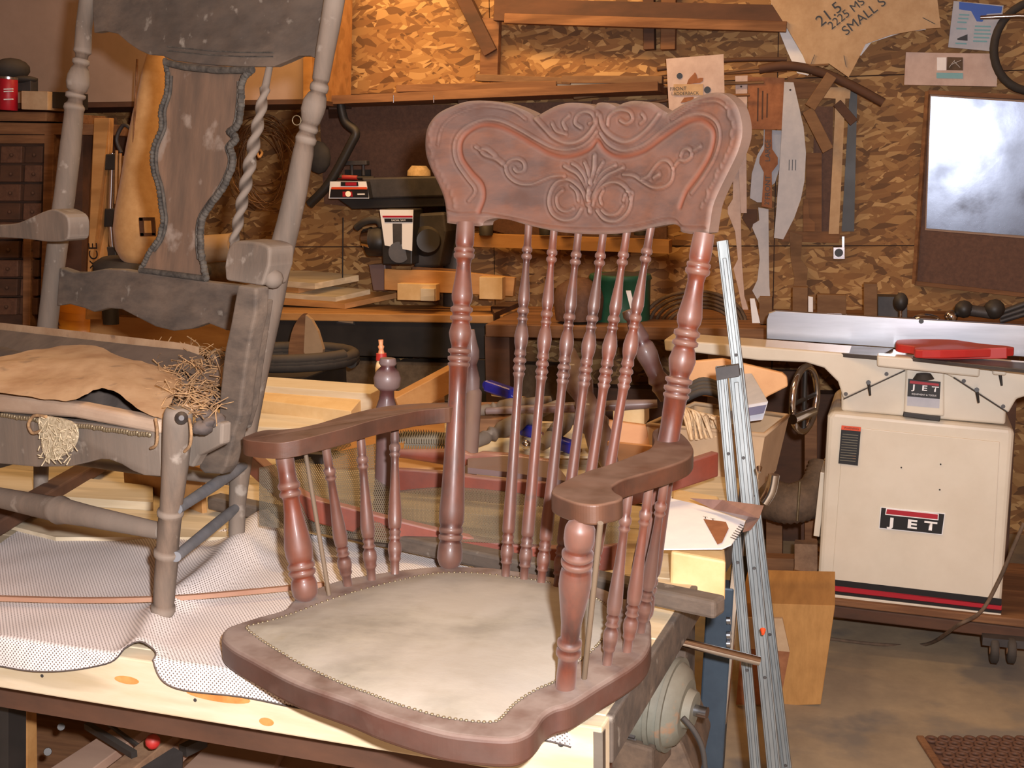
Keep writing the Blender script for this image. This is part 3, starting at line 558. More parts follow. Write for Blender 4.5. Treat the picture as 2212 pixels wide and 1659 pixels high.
TEMPL=[
 ('strip_template',[(1588,164),(1615,163),(1612,300),(1613,460),(1601,460),(1592,300)],.1,PAPERP,'long narrow pale template right of the crest','a',0),
 ('hardboard_template',[(1615,166),(1695,168),(1690,280),(1617,279)],.11,HARDT,'square brown hardboard template with faint vertical writing','',0),
 ('card_shape',[(1650,280),(1662,281),(1662,340),(1655,375),(1650,437),(1636,437),(1620,428),(1624,375),(1636,335),(1649,312)],.07,PAPERB,'bluish curved card template left of the lettered one','',0),
 ('card_shape',[(1668,281),(1688,282),(1688,350),(1674,395),(1668,400),(1664,340)],.065,PAPERB,'bluish card peeping out right of lettered template','',0),
 ('leaf_template',[(1694,177),(1714,178),(1726,230),(1736,275),(1741,330),(1738,390),(1730,430),(1716,470),(1692,517),(1672,514),(1678,440),(1686,330)],.13,PAPERB,'tall white leaf-shaped template hanging on the back wall','',0),
 ('lettered_template',[(1652,280),(1667,280),(1668,322),(1680,340),(1680,355),(1667,372),(1668,450),(1645,446),(1650,372),(1640,352),(1641,340),(1651,322)],.09,HARDT,'narrow tan template lettered FRONT LARGE','',0),
 ('arm_template',[(1585,330),(1602,332),(1600,455),(1602,560),(1608,640),(1625,697),(1610,697),(1594,620),(1584,580),(1594,560),(1588,500),(1572,460),(1572,448),(1583,430)],.06,PAPERP,'long pinkish chair leg template behind the steel rails','',0),
 ('arm_template',[(1638,448),(1660,452),(1661,560),(1662,620),(1668,696),(1652,690),(1640,655),(1625,628),(1636,605),(1641,560),(1637,520),(1625,492),(1627,484),(1640,476)],.08,PAPERB,'long bluish chair leg template with two notches','',0),
 ('arm_template',[(1706,500),(1733,508),(1730,560),(1745,580),(1742,620),(1735,650),(1722,697),(1700,690),(1712,640),(1716,600),(1708,560)],.05,DULL,'tan chair leg template behind the white leaf shape','',0),
 ('dark_template',[(1742,330),(1775,330),(1775,500),(1740,500)],.04,LUMB,'brown board strip with faint writing right of the leaf template','',0),
 ('dark_template',[(1612,452),(1636,452),(1636,480),(1622,492),(1622,500),(1602,470)],.05,DKWOOD,'dark brown curved scrap beneath the strip template','',0),
 ('curved_template',[(1735,430),(1745,430),(1748,470),(1760,480),(1760,500),(1735,500)],.09,LUMB,'small curved brown template low beside the leaf template','',0),
 ('cross_board',[(1690,500),(1815,500),(1812,525),(1688,522)],.035,LUMB,'short horizontal brown board above the outlet','',0),
 ('pattern_board',[(1700,165),(1800,190),(1800,215),(1712,212)],.045,LUMB,'brown board behind the two crossed sticks','',0),
 ('tee_square',[(1775,188),(1838,189),(1836,213),(1826,213),(1824,250),(1812,505),(1790,505),(1802,280),(1805,213),(1775,211)],.1,KRAFT,'long pale tee-shaped strip hanging on the wall','',0),
 ('dark_strip',[(1836,190),(1852,190),(1845,500),(1818,500)],.03,BLACK,'narrow dark translucent strip right of the tee-shaped strip','',0),
 ('dark_strip',[(1760,230),(1800,230),(1795,500),(1752,500)],.025,HARDB,'dark board behind the tee-shaped strip','',0)]
for nm,pts,off,mt,label,g,sp in TEMPL:
    o=wallpoly(nm,pts,WY-off,.006,mt,label,'template')
    if 'FRONT' in label:
        text('lettering','LARGE',PY(1659,325,WY-off),BZ,-BX,.03,BLKP,o,lift=.002); text('lettering','FRONT',PY(1659,405,WY-off),BZ,-BX,.03,BLKP,o,lift=.002); text('lettering','2"',PY(1657,437,WY-off),BZ,-BX,.026,BLKP,o,lift=.002)
    if 'leaf-shaped' in label:
        for k in range(3): MB().box(PY(1704+k*7,345,WY-off-.001),PY(1705+k*7,368,WY-off+.001)).build('writing_line',BLKP,o)
        MB().ball(PY(1707,194,WY-off),.004,8).build('nail',DKGREY,o)
    if 'faint vertical' in label:
        for k in range(3): MB().box(PY(1636+k*10,190+6*k,WY-off-.001),PY(1638+k*10,262-4*k,WY-off+.001)).build('writing_line',DKWOOD,o)
    if 'narrow pale' in label: MB().ball(PY(1601,187,WY-off),.004,8).build('nail',DKGREY,o)
timber(PY(1797,162,WY-.16),PY(1750,232,WY-.16),.045,.012,'short tan stick slanting down left under the paper pattern','crossed_stick',DULL,'stick')
timber(PY(1745,238,WY-.15),PY(1789,325,WY-.15),.045,.012,'short tan stick slanting down right toward the tee strip','crossed_stick',DULL,'stick')
timber(PY(1808,222,WY-.12),PY(1845,265,WY-.12),.035,.012,'short dark stick crossing in front of the tee-shaped strip','crossed_stick',DKWOOD,'stick')
MB().tube(spline([PY(1640,150,WY-.14),PY(1700,142,WY-.14),PY(1770,155,WY-.14),PY(1840,185,WY-.14),PY(1908,222,WY-.14)],6),.018,8).build('curved_stick',DKWOOD,None,'long dark curved stick hanging under the paper pattern','stick')
# outlet plate
ou=thing('socket_plate','square silver socket plate with round hole on the wall','socket plate',PY(1812,560,WY-.03))
MB().slab([PY(x,y,WY-.03) for x,y in rectp(1799,533,1826,561)],(0,.02,0)).build('plate',CHROME,ou,bevel=.003)
MB().lathe(PY(1812,546,WY-.032),PY(1812,546,WY-.028),[(0,.017),(1,.017)],18).build('hole',BLKP,ou)
MB().slab([PY(x,y,WY-.03) for x,y in rectp(1819,511,1824,535)],(0,.01,0)).build('tab',CHROME,ou)
# framed film board
fb=thing('film_board','dark brown board with shiny iridescent film sheet on wall','notice board',PY(2100,600,WY-.05))
def tiltY(x,y,off):   # right side a little further out of square
    return PY(x,y,WY-off-.030*(x-1976)/236+.012*(y-200)/400)
MB().slab([tiltY(2005,198,.03),tiltY(2290,215,.03),tiltY(2275,650,.03),tiltY(1976,612,.03)],(0,.014,0)).build('backing',HARDB,fb)
MB().slab([tiltY(2008,204,.034),tiltY(2290,222,.034),tiltY(2275,520,.034),tiltY(1998,497,.034)],(0,.003,0)).build('film_border',WALLP,fb)
MB().slab([tiltY(2011,208,.038),tiltY(2290,226,.038),tiltY(2275,514,.038),tiltY(2001,493,.038)],(0,.003,0)).build('film_sheet',FILM,fb)
for p0,p1 in (((2004,197),(1975,613)),((1975,611),(2280,645)),((2004,199),(2290,214))):
    MB().beam(tiltY(*p0,.04),tiltY(*p1,.04),.012,.016).build('edge_strip',LUMB,fb)
pb=thing('brochure','white and blue printed brochure pinned at top right of wall','brochure',PY(2110,110,WY-.04))
MB().slab([PY(x,y,WY-.05) for x,y in [(2060,2),(2168,12),(2155,112),(2048,102)]],(0,.002,0)).build('sheet',PAPERB,pb)
MB().slab([PY(x,y,WY-.052) for x,y in [(2072,4),(2165,14),(2163,28),(2132,30),(2122,47),(2110,46),(2098,24),(2072,20)]],(0,.001,0)).build('blue_print',BLUEI,pb)
for k,(x,y,w_) in enumerate(((2072,30,22),(2070,38,22),(2068,46,20),(2066,60,22),(2064,92,24),(2106,55,34),(2105,63,34),(2104,71,36),(2103,79,34),(2102,87,30))): MB().slab([PY(x,y,WY-.052),PY(x+w_,y+1,WY-.052),PY(x+w_,y+4,WY-.052),PY(x,y+3,WY-.052)],(0,.001,0)).build('print_line',TEALI,pb)
MB().slab([PY(x,y,WY-.052) for x,y in [(2068,83),(2090,74),(2090,88),(2068,86)]],(0,.001,0)).build('picture',BLKP,pb)
wp=thing('white_placard','white landscape placard with small emblem above film board','placard',PY(2050,185,WY-.04))
MB().slab([PY(x,y,WY-.06) for x,y in [(1957,113),(2157,116),(2153,187),(1953,183)]],(0,.02,0)).build('placard_board',PAPERP,wp)
MB().slab([PY(x,y,WY-.062) for x,y in [(2046,123),(2080,124),(2080,152),(2045,151)]],(0,.001,0)).build('emblem',HOSE,wp)
MB().slab([PY(x,y,WY-.062) for x,y in [(2023,157),(2080,158),(2080,170),(2023,169)]],(0,.001,0)).build('teal_bar',TEALI,wp)
MB().slab([PY(x,y,WY-.062) for x,y in [(2024,124),(2044,124),(2044,152),(2024,152)]],(0,.001,0)).build('pale_square',PAPER,wp)
for a,b in (((2050,146),(2062,130)),((2060,132),(2074,146)),((2054,140),(2076,130))): MB().beam(PY(*a,WY-.064),PY(*b,WY-.064),.003,.001).build('emblem_stroke',PAPER,wp)
MB().tube([PY(2235,100,WY-.1)+V((.145*math.cos(a),0,.165*math.sin(a))) for a in [k*math.pi/16 for k in range(32)]],.016,10,True).build('hanging_hose_loop',BLKR,None,'black rubber hose loop hanging at right edge of wall','hose')
MB().tube([PY(2118,38,WY-.12),PY(2200,34,WY-.14),PY(2260,36,WY-.14)],.008,8).build('metal_peg',CHROME,None,'thin metal peg over the brochure holding the hose loop','peg')
# ================================================================ JOINTER
JA=-3.2
J0=PY(1767,1272,3.7); JP=Pl((J0.x,J0.y,0),JA)
jo=thing('jointer','cream enamel jointer with steel fence on rolling wooden base','jointer',JP.w(.27,.25,.2))
jt=thing_parts=None
def jb(name,pts,off,dep,mt,bevel=.004,par=None,sp=0):
    q=[JP.p(x,y,off) for x,y in pts]
    if sp: q=spline(q,sp,True)
    return MB().slab(q,JP.Y*dep).build(name,mt,par or jo,bevel=bevel,bseg=3)
cabn=jb('stand_cabinet',[(1797,888),(2190,925),(2192,940),(2163,1318),(1765,1272),(1787,900)],0,.42,CREAM,.016)
jb('vent_side',[(1772,1020),(1786,1022),(1770,1160),(1757,1158)],-.04,.2,CREAM,.002)
jb('door_panel',[(1822,921),(2160,955),(2142,1300),(1797,1259)],.003,.006,CREAM,.002,cabn)
# stripes
for y0,y1,mt in ((1248,1263,BLKP),(1261,1274,REDI),(1272,1279,BLKP)):
    jb('stripe',[(1767-(y0-1248)*.05,y0),(2164,y0+46),(2163,y1+46),(1766,y1)],.0045,.002,mt,0,cabn)
jb('plinth',[(1765,1280),(2163,1326),(2162,1332),(1765,1288)],.004,.42,CREAM,.002)
# big badge
bg=jb('name_badge',[(1902,1095),(2042,1109),(2036,1156),(1898,1142)],.0075,.003,WHITEI,.0008,cabn)
jb('badge_field',[(1904,1097),(2040,1111),(2034,1154),(1900,1140)],.0095,.002,BLKP,0,bg)
jb('badge_red_bar',[(1914,1098),(2028,1110),(2027,1124),(1912,1112)],.0105,.002,WHITEI,0,bg)
jb('badge_red_bar',[(1916,1100),(2026,1111.5),(2025.5,1122),(1914,1110)],.0115,.002,REDI,0,bg)
bx=(JP.p(2030,1140,.012)-JP.p(1912,1127,.012)).normalized(); bz=V((0,0,1)); bz=(bz-bx*bz.dot(bx)).normalized()
for ch,x in (('J',1926),('E',1970),('T',2010)): text('badge_letter',ch,JP.p(x,1133+(x-1968)*.1,.0125),bx,bz,.037,WHITEI,bg,sx=1.55,bold=.035)
wl=jb('warning_label',[(1818,919),(1860,923),(1853,1006),(1811,1001)],.0075,.002,BLKP,0,cabn)
jb('warning_band',[(1818,919),(1860,923),(1859,932),(1817,928)],.0095,.002,ORGI,0,wl)
text('warning_text','WARNING',JP.p(1839,925.5,.0115),bx,bz,.009,BLKP,wl)
for k in range(11): jb('print_line',[(1820-k*.6,937+k*5.6),(1854-k*.6,940+k*5.6),(1854-k*.6,941.6+k*5.6),(1820-k*.6,938.6+k*5.6)],.0095,.001,GREYM,0,wl)
for x,y in ((1947,1010),(2032,1003),(2030,1058)): MB().ball(JP.p(x,y,.006),.0025,6).build('paint_chip',BLKP,cabn)
# base casting
bs=jb('base_casting',[(1817,845),(1960,795),(2085,812),(2175,870),(2172,918),(1817,888)],-.02,.3,CREAM,.008)
jb('bed_pedestal',[(1957,797),(2040,805),(2040,900),(1952,896)],.0,.1,CREAM,.006)
jb('chip_chute',[(1952,890),(2032,900),(2030,911),(1950,900)],.006,.02,BLACK,.002)
# infeed/outfeed bed castings
jb('outfeed_bed',[(1434,733),(1894,768),(1960,775),(1960,800),(1822,862),(1810,825),(1780,795),(1740,783),(1640,779),(1500,762),(1436,758)],.02,.17,CREAM,.006)
jb('infeed_bed',[(2040,782),(2290,805),(2290,850),(2230,852),(2196,862),(2178,893),(2070,822),(2040,806)],.02,.17,CREAM,.006)
# table tops
def jz(pts,z,th,mt,name,bevel=.001,par=None):
    return MB().slab([PZ(x,y,z) for x,y in pts],(0,0,-th)).build(name,mt,par or jo,bevel=bevel)
zt=JP.p(1894,768,.02).z+.004
jz([(1434,734),(1900,769),(1930,752),(1660,735),(1500,722)],zt,.012,STEELD,'outfeed_table')
jz([(1960,772),(2290,806),(2290,790),(2000,765)],zt,.01,STEELD,'infeed_table')
# fence
f0=PZ(1656,735,zt); FP=Pl(f0,JA-.2)
fq=[FP.p(x,y) for x,y in [(1655,733),(1655,690),(1660,676),(1675,671),(2300,708),(2300,778)]]
MB().slab(fq,FP.Y*.022).build('fence',STEEL,jo,bevel=.003,bseg=3)
MB().lathe(FP.p(1990,694,.004),FP.p(1990,694,-.01),[(0,.0075),(1,.0075)],16).build('fence_hole',BLKP,jo)
# rabbet ledge and guard
jb('rabbeting_arm',[(1894,768),(2118,783),(2116,815),(1895,792)],.075,.06,CREAM,.006)
jb('hub',[(2144,788),(2176,790),(2174,812),(2144,810)],.06,.05,CREAM,.006)
gz=zt+.012
g=MB().slab(spline([PZ(x,y,gz+.022) for x,y in [(1936,738),(1950,733),(2050,733),(2120,742),(2176,747),(2176,752),(1993,756),(1975,748),(1940,743)]],4,True),(0,0,-.024)).build('blade_guard',REDP,jo,bevel=.003)
jb('guard_skirt',[(1990,758),(2176,750),(2176,775),(1995,778)],.085,.01,REDP,.003)
# gib screws and lines
MB().tube([JP.p(1822,862,.022),JP.p(1955,800,.022)],.002,5).build('bed_slide_line',DKGREY,jo); MB().tube([JP.p(2060,815,.022),JP.p(2176,890,.022)],.002,5).build('bed_slide_line',DKGREY,jo)
for x,y in ((1876,826),(2110,842),(2160,805)):
    k_=MB().tube([JP.p(x,y,.02),JP.p(x,y,.05)],.007,8).build('lock_handle',BLACK,jo)
    MB().tube([JP.p(x,y,.045),JP.p(x+4,y+28,.045)],[.005,.003],8).build('lock_lever',BLACK,k_)
for x,y in ((1827,851),(1915,808),(2082,823),(2167,878)): MB().lathe(JP.p(x,y,.024),JP.p(x,y,.01),[(0,.006),(1,.006)],10).build('bolt',DKGREY,jo)
MB().lathe(JP.p(1995,807,.02),JP.p(1995,818,.02),[(0,.02),(1,.03)],16).build('plug',BLACK,jo)
b2=jb('small_badge',[(1962,818),(2032,825),(2029,882),(1959,876)],.0015,.002,PAPERB,0,bs)
jb('small_badge_field',[(1962,818),(2032,825),(2030,862),(1960,856)],.0035,.002,BLKP,0,b2)
jb('small_badge_bar',[(1966,822),(2028,829),(2028,834),(1965,828)],.0055,.002,REDI,0,b2)
for ch,x in (('J',1974),('E',1997),('T',2020)): text('badge_letter',ch,JP.p(x,839+(x-1997)*.1,.0075),bx,bz,.022,WHITEI,b2,sx=1.45,bold=.02)
text('badge_small_text','EQUIPMENT & TOOLS',JP.p(1996,853,.0075),bx,bz,.007,WHITEI,b2)
# hand wheel
hw=PY(1738,862,3.75)
whl=[hw+V((.1*math.cos(a)*.35,.1*math.cos(a)*.93,.1*math.sin(a))) for a in [k*math.pi/14 for k in range(28)]]
MB().tube(whl,.011,10,True).build('hand_wheel',CHROME,jo)
MB().tube([hw+V((0,0,.09)),hw-V((0,0,.09))],.007,8).tube([hw+V((.03,.09,0)),hw-V((.03,.09,0))],.007,8).build('wheel_spoke',BLACK,jo)
MB().tube([PY(1712,906,3.62),PY(1757,888,3.72)],[.016,.014],12).build('wheel_handle',CHROME,jo)
# mobile base
mbz=thing('mobile_base','rolling plywood base with casters beneath the cream jointer','mobile base',JP.w(.2,.3,0))
def jbm(name,pts,off,dep,mt,bevel=.004): return MB().slab([JP.p(x,y,off) for x,y in pts],JP.Y*dep).build(name,mt,mbz,bevel=bevel)
jbm('deck',[(1700,1276),(1765,1290),(2163,1333),(2290,1346),(2290,1366),(1700,1296)],.02,.55,LUMB)
jbm('rail',[(1700,1297),(2290,1367),(2290,1392),(2180,1380),(1700,1322)],.01,.05,DKWOOD)
for x in (2148,2185):
    c=JP.p(x,1405,.04); 
    MB().lathe(c-JP.X*.012,c+JP.X*.012,[(0,.03),(.15,.038),(.85,.038),(1,.03)],20).build('caster_wheel',BLKR,mbz)
    MB().lathe(c-JP.X*.014,c+JP.X*.014,[(0,.012),(1,.012)],12).build('axle',LUMB,mbz)
MB().obox(JP.p(2168,1382,.02),JP.X*.06,JP.Y*.03,(0,0,.012)).build('caster_plate',DKGREY,mbz)
MB().tube(spline([JP.p(2212,1130,.1),JP.p(2190,1180,.12),JP.p(2160,1250,.14),JP.p(2120,1320,.16),JP.p(2070,1350,.2),PZ(2000,1392,.006),PZ(1900,1392,.006),PZ(1795,1380,.006),PZ(1740,1372,.006)],8),.0055,8).build('power_cord',HOSE,None,'grey power cord hanging before the jointer and over floor','cord')
# dust hose
hp=spline([PY(1790,1010,3.95),PY(1765,1065,3.9),PY(1710,1088,3.85),PY(1660,1078,3.9),PY(1590,1065,4.0)],14)
MB().tube(hp,[.062+(.005 if i%2 else 0) for i in range(len(hp))],20).build('dust_hose',HOSE,None,'thick ribbed dust hose leading left from the jointer','hose')
MB().tube([PY(1728,1040,3.78),PY(1722,1125,3.78)],.004,6).build('hose_clamp',BRASS,None,'thin brass band across the ribbed dust hose','hose clamp')
# things under / left of jointer
boxo('wood_post',1738,895,1765,1180,4.1,.04,LUMB,'upright brown timber left of the jointer cabinet','post')
boxo('wood_post',1730,1120,1762,1290,4.2,.05,DKWOOD,'dark timber upright below the ribbed dust hose','post')
boxo('wood_offcut',1716,1175,1766,1290,3.9,.05,ENDG,'weathered offcut leaning at the left cabinet foot','offcut')
boxo('wood_offcut',1655,1110,1690,1300,4.2,.06,LUMB,'amber offcut standing behind the steel rails near floor','offcut')
boxo('wood_offcut',1630,1205,1720,1300,4.0,.06,LUMB,'wide brown offcut beside the weathered one near floor','offcut')
boxo('dark_bin',1600,1200,1660,1380,4.3,.2,BLACK,'dark bin in the shadow behind the steel rails','bin')
boxo('wall_plank',1640,800,1760,1240,4.9,.05,DKWOOD,'dark plank panel behind the jointer outfeed table','plank')
ca=thing('cardboard_carton','open brown cardboard carton on the floor right of rails','carton',PZ(1730,1525,0))
MB().slab([PY(1600,1302,3.32),PY(1804,1308,3.32),PY(1773,1522,3.32),PY(1598,1528,3.32)],(0,.3,0)).build('carton_body',CARTON,ca,bevel=.002)
MB().slab([PY(1600,1335,3.27),PY(1690,1336,3.27),PY(1706,1408,3.27),PY(1600,1400,3.27)],(0,.01,0)).build('flap',KRAFT,ca)
MB().slab([PY(1600,1400,3.27),PY(1706,1408,3.27),PY(1684,1522,3.27),PY(1590,1522,3.27)],(0,.012,0)).build('flap',HARDT,ca)
# rubber ring mat
rm=thing('rubber_ring_mat','brown rubber ring mat on the floor at lower right','mat',PZ(2105,1640,0))
m0=PZ(2012,1604,0); mx=(PZ(2200,1604,0)-m0).normalized(); my=V((-mx.y,mx.x,0))
sp_=.0335
MB().slab([m0+my*.02-mx*.02,m0+my*.02+mx*.5,m0-my*.5+mx*.5,m0-my*.5-mx*.02],(0,0,.004)).build('mat_sheet',HARDB,rm)
ring_src=None
for r_ in range(9):
    for c_ in range(11):
        c=m0+mx*(c_*sp_+(r_%2)*sp_/2)-my*(r_*sp_*.9)+V((0,0,.009))
        if ring_src is None:
            ring_src=MB().tube([c+V((.0125*math.cos(a),.0125*math.sin(a),0)) for a in [k*math.pi/7 for k in range(14)]],.005,6,True).build('ring',HARDB,rm); rc=c
        else:
            o=ring_src.copy(); COL.objects.link(o); o.location=c-rc
MB().slab([m0+my*.02-mx*.035,m0+my*.02-mx*.015,m0-my*.5-mx*.015,m0-my*.5-mx*.035],(0,0,.012)).build('mat_border',LUMB,rm,bevel=.004)
# ================================================================ ASSEMBLY TABLE
ZT=.80
ca_=PZ(1300,1573,ZT); cb_=PZ(0,1381,ZT); ang=math.degrees(math.atan2(ca_.y-cb_.y,ca_.x-cb_.x))
TP=Pl((ca_.x,ca_.y,0),ang)     # local x<0 towards the left, y>0 away
tb=thing('assembly_table','large pine-topped assembly table carrying both chairs','table',TP.w(-.8,1,0))
def tbox(x0,x1,y0,y1,z0,z1,mb=None):
    mb=mb or MB(); return mb.obox(TP.w((x0+x1)/2,(y0+y1)/2,(z0+z1)/2),TP.X*(x1-x0)/2,TP.Y*(y1-y0)/2,(0,0,(z1-z0)/2))
yy=0.038
tbox(-2.2,0,0,.038,ZT-.082,ZT).build('front_apron',PINE,tb,bevel=.003)
for i in range(7):
    y1=yy+.139; tbox(-2.2,-.006,yy+.001,y1-.001,ZT-.03,ZT-.0005*(i%2)).build('plank',PINE,tb,bevel=.0015); yy=y1
tbox(-.011,.0015,-.0015,.012,ZT-.086,ZT-.006).build('corner_strap',STEEL,tb)
tbox(-.03,.004,.039,1.0,ZT-.068,ZT-.002).build('side_apron',GREYB,tb,bevel=.003)
for x,y,l in ((-.055,-.0005,0),): MB().lathe(TP.w(x,-.002,ZT-.03),TP.w(x,.002,ZT-.03),[(0,.004),(1,.004)],12).build('screw_head',DKGREY,tb)
for x in (-.62,-.9,-1.1): MB().lathe(TP.w(x,-.001,ZT-.05),TP.w(x,.002,ZT-.05),[(0,.0028),(1,.0028)],10).build('screw_head',DKGREY,tb)
KNOT=mat('pine_knot',(214,158,92),(188,124,62),20,(1,1,1),.6,bump=0)
for x,z,a,b in ((-1.0,-.03,.03,.0065),(-.58,-.038,.055,.0085),(-.50,-.066,.012,.006),(-.74,-.035,.022,.006),(-.86,-.026,.02,.004),(-.3,-.05,.03,.006)):
    c=TP.w(x,-.0012,ZT+z); MB().slab([c+TP.X*a*math.cos(t)+V((0,0,b*math.sin(t))) for t in [k*math.pi/10 for k in range(20)]],TP.Y*.002).build('knot',KNOT,tb)
tbox(-2.2,-.02,.07,.12,ZT-.155,ZT-.085).build('lower_rail',DKWOOD,tb)
for x,y in ((-.12,.15),(-.12,.9),(-2.0,.15),(-2.0,.9)): tbox(x-.045,x+.045,y-.045,y+.045,0,ZT-.03).build('table_leg',GREYB,tb,bevel=.003)
tbox(-2.1,-.05,.1,.95,.24,.26).build('lower_shelf',LUMB,tb)
# liner
def cdt(poly,step,jit=0,inset=.6):
    poly=[V((p[0],p[1])) for p in poly]; n=len(poly); P=np.array([(p.x,p.y) for p in poly])
    x0,y0=P.min(0); x1,y1=P.max(0)
    gx,gy=np.meshgrid(np.arange(x0,x1,step),np.arange(y0,y1,step)); gx=gx.ravel(); gy=gy.ravel()
    ins=np.zeros(len(gx),bool); dmin=np.full(len(gx),9.)
    for i in range(n):
        a=P[i]; b=P[(i+1)%n]
        c=((a[1]>gy)!=(b[1]>gy)); 
        with np.errstate(divide='ignore',invalid='ignore'): xi=(b[0]-a[0])*(gy-a[1])/(b[1]-a[1]+1e-15)+a[0]
        ins^=(c&(gx<xi)); d=b-a; L2=max(d@d,1e-12); t=np.clip(((gx-a[0])*d[0]+(gy-a[1])*d[1])/L2,0,1)
        dmin=np.minimum(dmin,np.hypot(gx-a[0]-t*d[0],gy-a[1]-t*d[1]))
    k=ins&(dmin>step*inset)
    pts=poly+[V((float(x),float(y))) for x,y in zip(gx[k],gy[k])]
    r=delaunay_2d_cdt(pts,[(i,(i+1)%n) for i in range(n)],[],1,1e-7)
    vs=r[0]; fs=[tuple(f) for f in r[2]]
    return vs,fs,poly
def segd(x,y,pl):
    best=9; bt=0; tot=0
    for i in range(len(pl)-1):
        ax,ay=pl[i][:2]; bx,by=pl[i+1][:2]; dx,dy=bx-ax,by-ay; t=max(0,min(1,((x-ax)*dx+(y-ay)*dy)/(dx*dx+dy*dy+1e-12)))
        d=math.hypot(x-ax-t*dx,y-ay-t*dy)
        if d<best: best=d; bt=(i+t)/(len(pl)-1)
    return best,bt
def tl(x,y): q=TP.l(PZ(x,y,ZT)); return (q[0],q[1])
def ex(px): return tl(px,1381+.1477*px)[0]
hang=[(-60,80),(0,71),(80,66),(160,52),(230,26),(268,4),(300,-26),(325,-22),(345,26),(370,48),(420,57),(520,56),(600,55),(800,56),(1000,50),(1165,47),(1235,53)]
front=[(ex(px),-h*.00062) for px,h in hang]
back=[tl(*p) for p in [(1240,1540),(1150,1300),(1000,1216),(900,1200),(760,1176),(640,1160),(580,1150),(520,1156),(440,1163),(335,1155),(210,1140),(140,1134),(70,1128),(0,1180),(-60,1220)]]
fr=spline([(a,b,0) for a,b in front],4); outl=[(p.x,p.y) for p in fr]+back
ridge=[tl(300,1412),tl(350,1335),tl(450,1262),tl(540,1190),tl(572,1150)]
ridge2=[tl(330,1180),tl(440,1200),tl(560,1215)]
def lz(x,y):
    d,t=segd(x,y,ridge); z=math.exp(-(d/(.022+.03*t))**2)*(.016+.03*t)*(1 if y>-.02 else .6)
    z+=.008*math.exp(-((x-ridge[0][0]-.01)/.03)**2-((y-.0)/.04)**2)
    d2,_=segd(x,y,ridge2); z+=.008*math.exp(-(d2/.05)**2)
    return z+.003*(noise.noise(V((x*9,y*9,0)))+.6)*min(1,max(0,y*12+.5))
vs,fs,_p2=cdt(outl,.0085)
ln=MB(); V3=[]; uv=[]
for v in vs:
    x,y=v.x,v.y; z=lz(x,y)
    if y>=.004: P=TP.w(x,y,ZT+.0025+z)
    else: P=TP.w(x,-.003-.1*z+min(0,(y)*.10)-.004*math.sin(x*26)*min(1,-y*30 if y<0 else 0),ZT+.0025+z+(y if y<0 else 0))
    V3.append(P); uv.append((x,y))
ln.add(V3,fs,True); ln.uv=uv
lo=ln.build('mesh_liner',LINER,None,'wrinkled white non-slip mesh liner spread on the table','shelf liner')
# lifted free edge is drawn by a thin hem
hem=[]
for p in fr:
    x,y=p.x,p.y; z=lz(x,y); hem.append(TP.w(x,(-.004-.1*z+min(0,y*.1)-.004*math.sin(x*26)*min(1,-y*30)) if y<.004 else y,ZT+.0025+z+min(0,y)))
MB().tube(hem,.0013,5).build('hem',TORND,lo)
# strips and boards on the table
def on(a,b,w,h,z,name,mt,label,cat='board',bevel=.002,tilt=0,za=None):
    A=PZ(*a,z); B=PZ(*b,z if za is None else za); return MB().beam(A,B,w,h).build(name,mt,None,label,cat,bevel=bevel)
MB().tube(spline([PZ(-60,1290,ZT+.02),PZ(150,1296,ZT+.02),PZ(350,1293,ZT+.024),PZ(520,1280,ZT+.02),PZ(700,1262,ZT+.018)],4),.0055,4,smooth=False).build('moulding_strip',mat('copper_tan_wood',(168,130,106),(146,106,84),9,(.3,1,1),.45,bump=.05),None,'thin copper-coloured moulding strip lying across white liner','moulding')
on((462,1082),(1556,1312),.04,.03,ZT+.035,'long_grey_board',GREYB,'long weathered grey board lying behind the seat, past the table edge',bevel=.006)
# blue steel table stand on the right with beam ends
st=thing('steel_stand','slate-blue steel leg stand to the right of the table','stand',V((-.25,2.7,0)))
lgp=PZ(1545,1650,.0)
MB().beam(V((-.235,2.42,0)),V((-.205,2.42,.66)),.055,.055,(0,-1,0)).build('stand_leg',BLUEL,st,bevel=.004)
MB().beam(V((-.20,2.42,.36)),V((-.16,2.42,.9)),.02,.05,(0,-1,0)).build('stand_post',CHROME,st,bevel=.002)
for y in (1340,1390,1372): MB().lathe(PY(1570,y,2.38),PY(1578,y,2.38),[(0,.009),(1,.009)],10).build('bolt',STEEL,st)
MB().tube([PY(1395,1368,2.1),PY(1640,1428,2.16)],.009,10).build('chrome_bar',CHROME,None,'chrome steel bar pointing right from under the seat','bar')
MB().slab([PY(1449,1190,2.0),PY(1568,1212,2.0),PY(1566,1302,2.0),PY(1447,1276,2.0)],(-.05,.42,0)).build('timber_block',PINEV,None,'square pale timber end with knot resting on the grey board','timber',bevel=.005)
# second bench behind, a little further right
sb=thing('side_bench','second pine-topped bench behind the table, carrying tub and timber','bench',V((-.9,2.9,0)))
ZS=.80; xr=PZ(1600,1100,ZS).x
for i in range(7): MB().box((-2.4,2.425+i*.128,ZS-.03-.0004*(i%2)),(xr,2.425+i*.128+.126,ZS-.0004*(i%2))).build('plank',PINE,sb,bevel=.0015)
MB().box((-2.35,2.46,ZS-.12),(-.5,2.5,ZS-.032)).build('bench_frame',GREYB,sb)
for x in (-2.3,-.56):
    for y in (2.52,3.2): MB().box((x,y,0),(x+.06,y+.06,ZS-.03)).build('bench_leg',DKWOOD,sb)
